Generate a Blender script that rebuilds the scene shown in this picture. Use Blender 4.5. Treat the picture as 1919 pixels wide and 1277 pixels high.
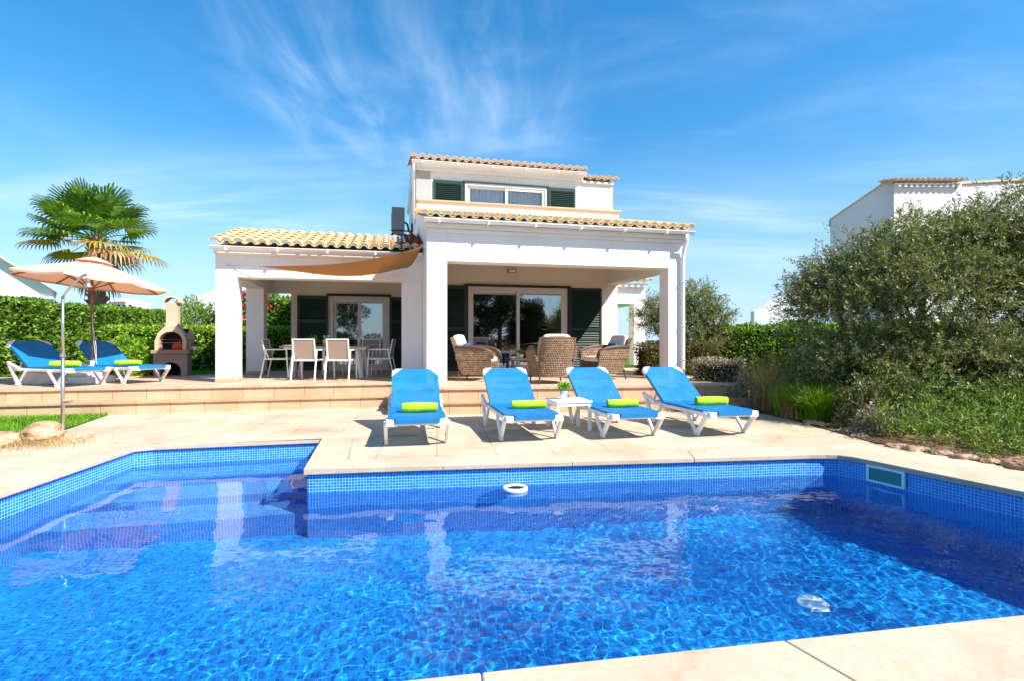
import bpy, math, random
import numpy as np
from mathutils import Vector, Matrix
from mathutils.geometry import tessellate_polygon
random.seed(7); R = np.random.default_rng(11)
rad = math.radians
C = bpy.context.scene.collection
S = bpy.context.scene
for o in list(bpy.data.objects): bpy.data.objects.remove(o)

# ------------------------------------------------------------------ camera, sky, sun, exposure
EYE = 1.2
cam = bpy.data.objects.new('camera', bpy.data.cameras.new('camera')); C.objects.link(cam)
cam.location = (0, 0, EYE); cam.rotation_euler = (rad(90), 0, 0)
cam.data.lens = 18.76; cam.data.sensor_width = 36; cam.data.clip_start = .05; cam.data.clip_end = 3000
S.camera = cam
SUN = Vector((1.19, -.70, 1.36)).normalized()
sun_el = math.asin(SUN.z); sun_az = math.atan2(SUN.x, SUN.y)
w = bpy.data.worlds.new("World"); S.world = w; w.use_nodes = True
nt = w.node_tree; N = nt.nodes; Lk = nt.links
for n in list(N): N.remove(n)
def nd(nodes, t, **kw):
    n = nodes.new(t)
    for k, v in kw.items():
        if k.startswith('i_'): n.inputs[k[2:].replace('_', ' ')].default_value = v
        else: setattr(n, k, v)
    return n
wo = nd(N, 'ShaderNodeOutputWorld'); bg = nd(N, 'ShaderNodeBackground'); bg.inputs[1].default_value = .118
sky = nd(N, 'ShaderNodeTexSky', sky_type='NISHITA', sun_disc=False, sun_elevation=sun_el, sun_rotation=sun_az,
         air_density=1.0, dust_density=.35, ozone_density=2.2, altitude=50)
hs = nd(N, 'ShaderNodeHueSaturation'); hs.inputs['Hue'].default_value = .493; hs.inputs['Saturation'].default_value = 1.38; hs.inputs['Value'].default_value = 1.0
tc = nd(N, 'ShaderNodeTexCoord'); sx = nd(N, 'ShaderNodeSeparateXYZ')
Lk.new(tc.outputs['Generated'], sx.inputs[0])
den = nd(N, 'ShaderNodeMath', operation='ADD'); den.inputs[1].default_value = .12
mx = nd(N, 'ShaderNodeMath', operation='MAXIMUM'); mx.inputs[1].default_value = 0
Lk.new(sx.outputs['Z'], mx.inputs[0]); Lk.new(mx.outputs[0], den.inputs[0])
dx = nd(N, 'ShaderNodeMath', operation='DIVIDE'); dy = nd(N, 'ShaderNodeMath', operation='DIVIDE')
Lk.new(sx.outputs['X'], dx.inputs[0]); Lk.new(den.outputs[0], dx.inputs[1]); Lk.new(sx.outputs['Y'], dy.inputs[0]); Lk.new(den.outputs[0], dy.inputs[1])
cb = nd(N, 'ShaderNodeCombineXYZ'); Lk.new(dx.outputs[0], cb.inputs[0]); Lk.new(dy.outputs[0], cb.inputs[1])
def cloud(rot, sc, nscale, detail, lo, hi, amt, dist=.8, off=(0, 0, 0), patch=None):
    mp = nd(N, 'ShaderNodeMapping'); mp.inputs['Rotation'].default_value = (0, 0, rad(rot)); mp.inputs['Scale'].default_value = sc; mp.inputs['Location'].default_value = off
    Lk.new(cb.outputs[0], mp.inputs[0])
    no = nd(N, 'ShaderNodeTexNoise'); no.inputs['Scale'].default_value = nscale; no.inputs['Detail'].default_value = detail
    no.inputs['Roughness'].default_value = .58; no.inputs['Distortion'].default_value = dist
    Lk.new(mp.outputs[0], no.inputs['Vector'])
    mr = nd(N, 'ShaderNodeMapRange', interpolation_type='SMOOTHSTEP'); mr.inputs['From Min'].default_value = lo; mr.inputs['From Max'].default_value = hi; mr.inputs['To Max'].default_value = amt
    Lk.new(no.outputs['Fac'], mr.inputs['Value'])
    if not patch: return mr.outputs[0]
    (px, py), (rx, ry) = patch                      # a bank of cloud of its own, on the cloud layer overhead
    m2 = nd(N, 'ShaderNodeMapping'); m2.inputs['Location'].default_value = (-px / rx, -py / ry, 0); m2.inputs['Scale'].default_value = (1 / rx, 1 / ry, 1); Lk.new(cb.outputs[0], m2.inputs[0])
    ln = nd(N, 'ShaderNodeVectorMath', operation='LENGTH'); Lk.new(m2.outputs[0], ln.inputs[0])
    m3 = nd(N, 'ShaderNodeMapRange', interpolation_type='SMOOTHSTEP'); m3.inputs['From Min'].default_value = 1; m3.inputs['From Max'].default_value = 0; Lk.new(ln.outputs['Value'], m3.inputs['Value'])
    mu = nd(N, 'ShaderNodeMath', operation='MULTIPLY'); Lk.new(mr.outputs[0], mu.inputs[0]); Lk.new(m3.outputs[0], mu.inputs[1]); return mu.outputs[0]
layers = [cloud(14, (2.2, .75, 1), 2.6, 9, .37, .95, .46, .6, (1.3, .4, 0), ((-.50, 1.70), (.60, .95))),
          cloud(8, (2.6, .7, 1), 2.6, 9, .37, .92, .40, .5, (5.3, 1.4, 0), ((.0, 1.60), (.36, .75))),
          cloud(-8, (.45, 1.5, 1), 1.5, 8, .36, .85, .75, .4, (2.1, 3.2, 0), ((1.0, 2.75), (1.1, .75))),
          cloud(-8, (.45, 1.5, 1), 1.5, 8, .36, .85, .75, .4, (7.1, 3.2, 0), ((-1.5, 2.6), (1.2, .8))),
          cloud(-12, (.5, .9, 1), 1.3, 8, .46, .90, .34, .5, (4.1, 2.2, 0))]
ca = None
for l in layers:
    if ca is None: ca = l; continue
    ad = nd(N, 'ShaderNodeMath', operation='ADD', use_clamp=True); Lk.new(ca, ad.inputs[0]); Lk.new(l, ad.inputs[1]); ca = ad.outputs[0]
hz = nd(N, 'ShaderNodeMapRange', interpolation_type='SMOOTHSTEP'); hz.inputs['From Min'].default_value = 0; hz.inputs['From Max'].default_value = .5
hz.inputs['To Min'].default_value = .80; hz.inputs['To Max'].default_value = 1; Lk.new(sx.outputs['Z'], hz.inputs['Value'])
dim = nd(N, 'ShaderNodeVectorMath', operation='SCALE'); Lk.new(hs.outputs[0], dim.inputs[0]); Lk.new(hz.outputs[0], dim.inputs['Scale'])
h2 = nd(N, 'ShaderNodeMapRange', interpolation_type='SMOOTHSTEP'); h2.inputs['From Min'].default_value = -.02; h2.inputs['From Max'].default_value = .36
h2.inputs['To Min'].default_value = .78; h2.inputs['To Max'].default_value = 0; Lk.new(sx.outputs['Z'], h2.inputs['Value'])
mh = nd(N, 'ShaderNodeMix', data_type='RGBA'); mh.inputs['B'].default_value = (2.2, 3.45, 4.8, 1); Lk.new(h2.outputs[0], mh.inputs['Factor']); Lk.new(dim.outputs[0], mh.inputs['A'])
mixc = nd(N, 'ShaderNodeMix', data_type='RGBA'); mixc.inputs['B'].default_value = (4.6, 5.4, 6.3, 1)
Lk.new(sky.outputs[0], hs.inputs['Color']); Lk.new(ca, mixc.inputs['Factor']); Lk.new(mh.outputs['Result'], mixc.inputs['A'])
Lk.new(mixc.outputs['Result'], bg.inputs[0]); Lk.new(bg.outputs[0], wo.inputs[0])
sl = bpy.data.lights.new('sun', 'SUN'); sl.energy = 4.8; sl.angle = rad(.5); sl.color = (1, .945, .86)
so = bpy.data.objects.new('sun', sl); C.objects.link(so); so.rotation_euler = SUN.to_track_quat('Z', 'Y').to_euler()
sl.cycles.is_caustics_light = True
S.view_settings.view_transform = 'Standard'; S.view_settings.look = 'None'; S.view_settings.exposure = 1.0; S.view_settings.gamma = 1
S.cycles.use_denoising = True; S.cycles.max_bounces = 9; S.cycles.transparent_max_bounces = 24; S.cycles.diffuse_bounces = 4
S.cycles.glossy_bounces = 4; S.cycles.transmission_bounces = 6; S.cycles.sample_clamp_indirect = 6; S.cycles.blur_glossy = .4

# ------------------------------------------------------------------ materials
def mat(name, col=(.8, .8, .8), rough=.6, spec=.5, metal=0, fn=None, bump=None):
    m = bpy.data.materials.new(name); m.use_nodes = True
    p = m.node_tree.nodes['Principled BSDF']
    p.inputs['Base Color'].default_value = (*col, 1); p.inputs['Roughness'].default_value = rough
    p.inputs['Specular IOR Level'].default_value = spec; p.inputs['Metallic'].default_value = metal
    if fn: fn(m.node_tree, p)
    return m
def T(t, ty, **kw): return nd(t.nodes, ty, **kw)
def coord(t, kind='Object', sc=(1, 1, 1), rot=(0, 0, 0), loc=(0, 0, 0)):
    a = T(t, 'ShaderNodeTexCoord'); m = T(t, 'ShaderNodeMapping'); m.inputs['Scale'].default_value = sc
    m.inputs['Rotation'].default_value = rot; m.inputs['Location'].default_value = loc
    t.links.new(a.outputs[kind], m.inputs[0]); return m.outputs[0]
def noise(t, v, scale, detail=5, rough=.55, dist=0):
    n = T(t, 'ShaderNodeTexNoise'); n.inputs['Scale'].default_value = scale; n.inputs['Detail'].default_value = detail
    n.inputs['Roughness'].default_value = rough; n.inputs['Distortion'].default_value = dist
    if v is not None: t.links.new(v, n.inputs['Vector'])
    return n.outputs['Fac']
def ramp(t, f, stops):
    r = T(t, 'ShaderNodeValToRGB'); e = r.color_ramp.elements
    while len(e) < len(stops): e.new(.5)
    for k, (p, c) in enumerate(stops): e[k].position = p; e[k].color = (*c, 1)
    t.links.new(f, r.inputs[0]); return r.outputs[0]
def mixc_(t, f, a, b, mode='MIX'):
    m = T(t, 'ShaderNodeMix', data_type='RGBA', blend_type=mode)
    for s, v in (('Factor', f), ('A', a), ('B', b)):
        if hasattr(v, 'is_output') or hasattr(v, 'links'): t.links.new(v, m.inputs[s])
        else: m.inputs[s].default_value = v if s == 'Factor' else (*v, 1)
    return m.outputs['Result']
def bump(t, p, h, strength=.3, dist=.01):
    b = T(t, 'ShaderNodeBump'); b.inputs['Strength'].default_value = strength; b.inputs['Distance'].default_value = dist
    t.links.new(h, b.inputs['Height']); t.links.new(b.outputs[0], p.inputs['Normal'])

def plaster(c0, c1):
    def f(t, p):
        v = coord(t)
        n = noise(t, v, .9, 6, .6); n2 = noise(t, v, 55, 3)
        t.links.new(ramp(t, n, [(.3, c0), (.65, c1)]), p.inputs['Base Color']); bump(t, p, n2, .25, .004)
    return f
M = {}
def wallf(t, p):
    v = coord(t); n = noise(t, v, .9, 6, .6); n2 = noise(t, v, 38, 4); st = noise(t, coord(t, sc=(7, 7, .5)), 1.2, 6, .65)
    base = ramp(t, n, [(.3, (.77, .73, .68)), (.65, (.82, .795, .755))])
    t.links.new(mixc_(t, .5, base, ramp(t, st, [(.26, (.80, .76, .70)), (.42, (1, 1, 1))]), 'MULTIPLY'), p.inputs['Base Color']); bump(t, p, n2, .35, .006)
M['wall'] = mat('white_plaster', rough=.85, spec=.2, fn=wallf)
M['wall2'] = mat('neighbour_plaster', rough=.85, spec=.2, fn=plaster((.66, .66, .67), (.72, .72, .73)))
M['porch'] = mat('porch_plaster_bounce_tint', rough=.85, spec=.2, fn=plaster((.80, .68, .55), (.84, .74, .62)))  # cream plaster tinted warmer, standing for light bounced off the terrace
M['pvc'] = mat('white_pvc', (.82, .81, .80), .35)
M['frame'] = mat('white_aluminium', (.78, .74, .70), .4)
M['peach'] = mat('peach_stone_cap', (.55, .36, .23), .7)
M['green'] = mat('green_shutter_paint', (.008, .035, .024), .45)
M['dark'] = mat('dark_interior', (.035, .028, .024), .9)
M['black'] = mat('black_metal', (.015, .015, .016), .5)
M['grey'] = mat('grey_metal', (.30, .30, .30), .4, metal=.7)
M['steel'] = mat('brushed_steel', (.55, .54, .52), .32, metal=.9)
M['lwhite'] = mat('lounger_resin', rough=.4, fn=lambda t, p: t.links.new(ramp(t, noise(t, coord(t), 6, 4), [(.3, (.76, .73, .68)), (.7, (.83, .82, .80))]), p.inputs['Base Color']))
M['chairw'] = mat('white_powder_coat', (.80, .77, .73), .4)
M['taupe'] = mat('taupe_mesh', (.36, .27, .20), .8)
M['tabletop'] = mat('table_wood_slats', (.42, .31, .25), .6)
M['wood'] = mat('teak_pole', rough=.5, fn=lambda t, p: t.links.new(ramp(t, noise(t, coord(t, sc=(12, 12, .8)), 3, 4), [(.3, (.16, .065, .03)), (.7, (.26, .11, .05))]), p.inputs['Base Color']))
M['cushion'] = mat('cream_cushion', (.70, .58, .50), .9)
M['cushblue'] = mat('blue_cushion', (.018, .085, .25), .85)
M['concrete'] = mat('light_concrete', rough=.9, fn=plaster((.52, .48, .43), (.62, .58, .53)))
M['pot'] = mat('white_ceramic', (.82, .83, .84), .25)
M['bbq'] = mat('barbecue_stone', rough=.95, spec=.1, fn=plaster((.52, .36, .25), (.66, .48, .35)))
M['bbqdark'] = mat('barbecue_dark_stone', rough=.95, spec=.1, fn=plaster((.24, .18, .14), (.38, .29, .22)))  # darker brown-grey stone for base, shelf and turret
M['fire'] = mat('soot_black', (.02, .015, .012), .95)
M['yellow'] = mat('lemon_peel', (.75, .55, .02), .5)
M['drain'] = mat('pale_drain_plastic', (.80, .92, .84), .5)

def fl(t, p):
    p.inputs['Emission Color'].default_value = (1, .12, .03, 1); p.inputs['Emission Strength'].default_value = .08
M['flame'] = mat('flame', (.30, .05, .015), .9, fn=fl)

def towel(t, p):
    n = noise(t, coord(t), 90, 3); t.links.new(ramp(t, n, [(.3, (.30, .56, .012)), (.7, (.46, .74, .035))]), p.inputs['Base Color']); bump(t, p, n, 1, .012)
    p.inputs['Sheen Weight'].default_value = .3
M['towel'] = mat('lime_terry_cloth', rough=.95, spec=.1, fn=towel)

def sling(t, p):
    v = coord(t)
    wv = T(t, 'ShaderNodeTexWave', wave_type='BANDS'); wv.inputs['Scale'].default_value = 60; t.links.new(v, wv.inputs[0])
    n = noise(t, v, 5, 3)
    t.links.new(ramp(t, n, [(.3, (.001, .205, .50)), (.7, (.003, .255, .58))]), p.inputs['Base Color'])
    bump(t, p, wv.outputs['Fac'], .2, .002)
    tr = T(t, 'ShaderNodeBsdfTransparent'); ms = T(t, 'ShaderNodeMixShader'); ms.inputs[0].default_value = .20
    tl = T(t, 'ShaderNodeBsdfTranslucent'); tl.inputs[0].default_value = (.01, .22, .6, 1); m2 = T(t, 'ShaderNodeMixShader'); m2.inputs[0].default_value = .2
    out = t.nodes['Material Output']
    t.links.new(p.outputs[0], m2.inputs[1]); t.links.new(tl.outputs[0], m2.inputs[2])
    t.links.new(m2.outputs[0], ms.inputs[1]); t.links.new(tr.outputs[0], ms.inputs[2]); t.links.new(ms.outputs[0], out.inputs[0])
M['sling'] = mat('blue_mesh_sling', rough=.6, fn=sling)

def cloth(c, trans, tl_amt):
    def f(t, p):
        p.inputs['Base Color'].default_value = (*c, 1)
        tl = T(t, 'ShaderNodeBsdfTranslucent'); tl.inputs[0].default_value = (*trans, 1); m2 = T(t, 'ShaderNodeMixShader'); m2.inputs[0].default_value = tl_amt
        t.links.new(p.outputs[0], m2.inputs[1]); t.links.new(tl.outputs[0], m2.inputs[2]); t.links.new(m2.outputs[0], t.nodes['Material Output'].inputs[0])
        bump(t, p, noise(t, coord(t), 6, 3), .3, .02)
    return f
M['canopy'] = mat('beige_parasol_cloth', rough=.9, fn=cloth((.74, .62, .52), (.78, .27, .10), .44))
M['sail'] = mat('sand_sail_cloth', rough=.9, fn=cloth((.50, .30, .13), (.62, .33, .12), .5))
M['curtain'] = mat('white_curtain', rough=.9, fn=cloth((.88, .89, .90), (.88, .9, .9), .06))
M['beads'] = mat('beaded_curtain', (.42, .28, .13), .7)

def wicker(t, p):
    v = coord(t, 'UV')
    b = T(t, 'ShaderNodeTexBrick'); b.offset = .5
    for k, val in (('Scale', 1), ('Mortar Size', .010), ('Mortar Smooth', 1), ('Brick Width', .048), ('Row Height', .036), ('Bias', 0)): b.inputs[k].default_value = val
    b.inputs['Color1'].default_value = (.27, .165, .09, 1); b.inputs['Color2'].default_value = (.50, .35, .21, 1); b.inputs['Mortar'].default_value = (.09, .05, .028, 1)
    t.links.new(v, b.inputs['Vector'])
    n = noise(t, coord(t), 7, 4)
    t.links.new(mixc_(t, .55, b.outputs['Color'], ramp(t, n, [(.3, (.55, .5, .45)), (.7, (1, 1, 1))]), 'MULTIPLY'), p.inputs['Base Color'])
    iv = T(t, 'ShaderNodeMath', operation='SUBTRACT'); iv.inputs[0].default_value = 1; t.links.new(b.outputs['Fac'], iv.inputs[1])
    bump(t, p, iv.outputs[0], 1, .012)
M['wicker'] = mat('woven_rattan', rough=.55, fn=wicker)

def tiles(c0, c1, c2):
    def f(t, p):
        g = T(t, 'ShaderNodeNewGeometry'); n = noise(t, coord(t), 9, 5)
        col = ramp(t, g.outputs['Random Per Island'], [(0, c0), (.5, c1), (1, c2)])
        t.links.new(mixc_(t, .5, col, ramp(t, n, [(.22, (.66, .6, .55)), (.5, (1, 1, 1))]), 'MULTIPLY'), p.inputs['Base Color']); bump(t, p, n, .3, .01)
    return f
M['tile'] = mat('yellow_clay_tile', rough=.85, spec=.2, fn=tiles((.80, .55, .24), (.86, .66, .34), (.82, .58, .28)))
M['tiler'] = mat('terracotta_clay_tile', rough=.85, spec=.2, fn=tiles((.68, .44, .27), (.78, .56, .38), (.72, .50, .33)))
M['tileold'] = mat('old_red_clay_tile', rough=.85, spec=.2, fn=tiles((.26, .06, .03), (.42, .14, .06), (.34, .20, .10)))

def slabs(c0, c1, c2, bw, bh, off, mortar, jc, rot=0, bumpk=.25, nsc=1.3):
    def f(t, p):
        v = coord(t, 'Object', rot=(0, 0, rad(rot)))
        b = T(t, 'ShaderNodeTexBrick'); b.offset = off
        for k, val in (('Scale', 1), ('Mortar Size', mortar), ('Mortar Smooth', .3), ('Brick Width', bw), ('Row Height', bh), ('Bias', 0)): b.inputs[k].default_value = val
        b.inputs['Color1'].default_value = (.86, .86, .86, 1); b.inputs['Color2'].default_value = (1, 1, 1, 1); b.inputs['Mortar'].default_value = (*jc, 1)
        t.links.new(v, b.inputs['Vector'])
        v2 = coord(t)
        n = noise(t, v2, nsc, 7, .62, .4); n2 = noise(t, v2, 28, 4, .6); n3 = noise(t, v2, 5, 5, .7, 1.0)
        base = ramp(t, n, [(.3, c0), (.52, c1), (.75, c2)])
        sp = mixc_(t, .30, base, ramp(t, n2, [(.35, (.80, .72, .62)), (.55, (1, 1, 1))]), 'MULTIPLY')
        sp = mixc_(t, .45, sp, ramp(t, n3, [(.30, (.82, .70, .58)), (.50, (1, 1, 1))]), 'MULTIPLY')
        t.links.new(mixc_(t, 1, sp, b.outputs['Color'], 'MULTIPLY'), p.inputs['Base Color']); bump(t, p, n2, bumpk, .004)
    return f
M['deck'] = mat('cream_deck_stone', rough=.8, spec=.25, fn=slabs((.47, .345, .23), (.58, .465, .34), (.63, .525, .40), .62, .62, 0, .006, (.62, .50, .40), rot=-8))
M['coping'] = mat('cream_coping_stone', rough=.75, spec=.3, fn=slabs((.49, .37, .26), (.58, .465, .345), (.62, .51, .39), 50, 50, 0, .0, (1, 1, 1)))
M['terr'] = mat('peach_terrace_tile', rough=.6, spec=.35, fn=slabs((.52, .34, .22), (.60, .42, .29), (.64, .47, .34), .44, .44, 0, .006, (.6, .5, .42), rot=-13))
M['riser'] = mat('peach_riser_tile', rough=.7, spec=.3, fn=slabs((.54, .36, .21), (.60, .42, .26), (.64, .47, .31), .5, 3, 0, .006, (.55, .42, .33), rot=-10))
M['nosing'] = mat('terracotta_nosing', rough=.6, spec=.3, fn=slabs((.50, .28, .15), (.56, .34, .20), (.60, .38, .24), .5, 3, 0, .005, (.6, .5, .42), rot=-10))

def mosaic(t, p, c1=(.003, .12, .46), c2=(.006, .25, .74), mo=(.34, .62, .90)):
    v = coord(t, 'UV')
    b = T(t, 'ShaderNodeTexBrick'); b.offset = 0
    for k, val in (('Scale', 1), ('Mortar Size', .0020), ('Mortar Smooth', .1), ('Brick Width', .027), ('Row Height', .027), ('Bias', 0)): b.inputs[k].default_value = val
    b.inputs['Color1'].default_value = (*c1, 1); b.inputs['Color2'].default_value = (*c2, 1); b.inputs['Mortar'].default_value = (*mo, 1)
    t.links.new(v, b.inputs['Vector']); t.links.new(b.outputs['Color'], p.inputs['Base Color'])
    bump(t, p, noise(t, v, 14, 2), .15, .004)
M['mosaic'] = mat('blue_glass_mosaic', rough=.18, spec=.6, fn=mosaic)
M['mosaicf'] = mat('blue_floor_mosaic', rough=.25, spec=.4, fn=lambda t, p: mosaic(t, p, (.002, .13, .42), (.006, .33, .78), (.03, .34, .74)))

def waterm(t, p):
    t.nodes.remove(p)
    g = T(t, 'ShaderNodeBsdfGlass'); g.inputs['IOR'].default_value = 1.34; g.inputs['Roughness'].default_value = 0; g.inputs['Color'].default_value = (.90, .97, 1, 1)
    t.links.new(g.outputs[0], t.nodes['Material Output'].inputs[0])
M['water'] = mat('pool_water', fn=waterm)

def glassm(refl, tint):
    def f(t, p):
        t.nodes.remove(p)
        fr = T(t, 'ShaderNodeFresnel'); fr.inputs[0].default_value = 1.5
        mr = T(t, 'ShaderNodeMapRange'); mr.inputs['To Min'].default_value = refl; mr.inputs['To Max'].default_value = 1; t.links.new(fr.outputs[0], mr.inputs[0])
        tr = T(t, 'ShaderNodeBsdfTransparent'); tr.inputs[0].default_value = (*tint, 1); gl = T(t, 'ShaderNodeBsdfGlossy'); gl.inputs['Roughness'].default_value = 0
        gl.inputs[0].default_value = (.9, .93, .95, 1)
        ms = T(t, 'ShaderNodeMixShader'); t.links.new(mr.outputs[0], ms.inputs[0]); t.links.new(tr.outputs[0], ms.inputs[1]); t.links.new(gl.outputs[0], ms.inputs[2])
        t.links.new(ms.outputs[0], t.nodes['Material Output'].inputs[0])
    return f
M['glass'] = mat('door_glass', fn=glassm(.34, (.8, .82, .8)))
M['glassup'] = mat('window_glass', fn=glassm(.02, (.92, .95, .96)))
M['clear'] = mat('clear_glassware', fn=glassm(.08, (.92, .92, .9)))

def leafm(name, stops, trans=.3, rough=.5, back=None):
    def f(t, p):
        g = T(t, 'ShaderNodeNewGeometry')
        col = ramp(t, g.outputs['Random Per Island'], stops)
        cn = noise(t, coord(t), 1.7, 4, .6)
        col = mixc_(t, 1, col, ramp(t, cn, [(.32, (.62, .66, .60)), (.50, (1, 1, 1)), (.68, (1.35, 1.25, 1.05))]), 'MULTIPLY')
        if back: col = mixc_(t, g.outputs['Backfacing'], col, back)
        t.links.new(col, p.inputs['Base Color'])
        tl = T(t, 'ShaderNodeBsdfTranslucent'); t.links.new(mixc_(t, 1, col, (1.3, 1.35, .6), 'MULTIPLY'), tl.inputs[0])
        m2 = T(t, 'ShaderNodeMixShader'); m2.inputs[0].default_value = trans
        t.links.new(p.outputs[0], m2.inputs[1]); t.links.new(tl.outputs[0], m2.inputs[2]); t.links.new(m2.outputs[0], t.nodes['Material Output'].inputs[0])
    return mat(name, rough=rough, spec=.35, fn=f)
M['lhedge'] = leafm('hedge_leaves', [(0, (.05, .115, .012)), (.5, (.12, .25, .02)), (.85, (.20, .36, .035)), (1, (.30, .42, .06))])
M['llime'] = leafm('lime_leaves', [(0, (.12, .25, .015)), (.6, (.24, .43, .03)), (1, (.38, .52, .06))])
M['lolive'] = leafm('olive_leaves', [(0, (.04, .055, .012)), (.5, (.125, .150, .032)), (.85, (.25, .265, .065)), (1, (.38, .36, .11))], .22, .42, back=(.21, .24, .12))
M['lgrey'] = leafm('grey_shrub_leaves', [(0, (.16, .12, .07)), (.5, (.32, .26, .19)), (1, (.50, .42, .35))], .15)
M['lbrown'] = leafm('brown_green_shrub_leaves', [(0, (.06, .06, .02)), (.5, (.14, .13, .04)), (1, (.28, .21, .09))], .2)
M['lgrass'] = leafm('grass_blades', [(0, (.07, .20, .01)), (.6, (.15, .36, .015)), (1, (.30, .48, .04))], .35)
M['lrose'] = leafm('groundcover_leaves', [(0, (.025, .06, .010)), (.5, (.12, .21, .026)), (1, (.36, .44, .08))], .25)
M['ldry'] = leafm('dry_straw', [(0, (.30, .18, .06)), (.5, (.48, .33, .13)), (1, (.60, .46, .24))], .25)
M['lpine'] = leafm('pine_needles', [(0, (.012, .022, .006)), (.6, (.04, .055, .013)), (1, (.09, .09, .025))], .15)
M['lpalm'] = leafm('palm_fronds', [(0, (.04, .11, .012)), (.6, (.11, .23, .022)), (1, (.24, .36, .05))], .3)
M['lpalmy'] = leafm('yellow_palm_fronds', [(0, (.35, .22, .02)), (.6, (.48, .33, .03)), (1, (.25, .28, .03))], .3)
M['lpalmd'] = leafm('dead_palm_fronds', [(0, (.30, .15, .06)), (.6, (.46, .27, .12)), (1, (.58, .38, .2))], .2)
M['magenta'] = leafm('magenta_petals', [(0, (.35, .01, .12)), (1, (.55, .03, .25))], .3)
M['coral'] = leafm('coral_petals', [(0, (.55, .06, .06)), (1, (.70, .20, .16))], .3)
M['white_pet'] = leafm('white_petals', [(0, (.7, .7, .6)), (1, (.8, .8, .78))], .3)
M['hcore'] = mat('hedge_dark_core', rough=1, spec=0, fn=plaster((.012, .022, .005), (.03, .045, .01)))
M['bark'] = mat('bark', rough=.95, spec=.1, fn=plaster((.08, .06, .04), (.16, .12, .09)))
M['palmbark'] = mat('palm_bark', rough=.95, spec=.1, fn=plaster((.16, .09, .05), (.32, .20, .12)))
def rockf(t, p):
    v = coord(t); n = noise(t, v, 5, 8, .65)
    t.links.new(ramp(t, n, [(.32, (.16, .08, .04)), (.5, (.48, .30, .18)), (.68, (.66, .50, .38))]), p.inputs['Base Color']); bump(t, p, n, 1, .05)
M['rock'] = mat('ochre_limestone', rough=.95, spec=.1, fn=rockf)
def soilf(t, p):
    v = coord(t); n = noise(t, v, 3, 8, .7); n2 = noise(t, v, 40, 4, .7)
    t.links.new(mixc_(t, .5, ramp(t, n, [(.35, (.14, .08, .04)), (.65, (.33, .21, .12))]), ramp(t, n2, [(.3, (.5, .4, .3)), (.7, (1, 1, 1))]), 'MULTIPLY'), p.inputs['Base Color']); bump(t, p, n2, .8, .02)
M['soil'] = mat('reddish_soil', rough=1, spec=.1, fn=soilf)
M['lawn'] = mat('lawn_soil', rough=1, spec=.1, fn=plaster((.05, .11, .01), (.09, .18, .015)))
M['hill'] = mat('hill_scrub', rough=1, spec=0, fn=plaster((.10, .13, .06), (.24, .20, .12)))

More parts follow.
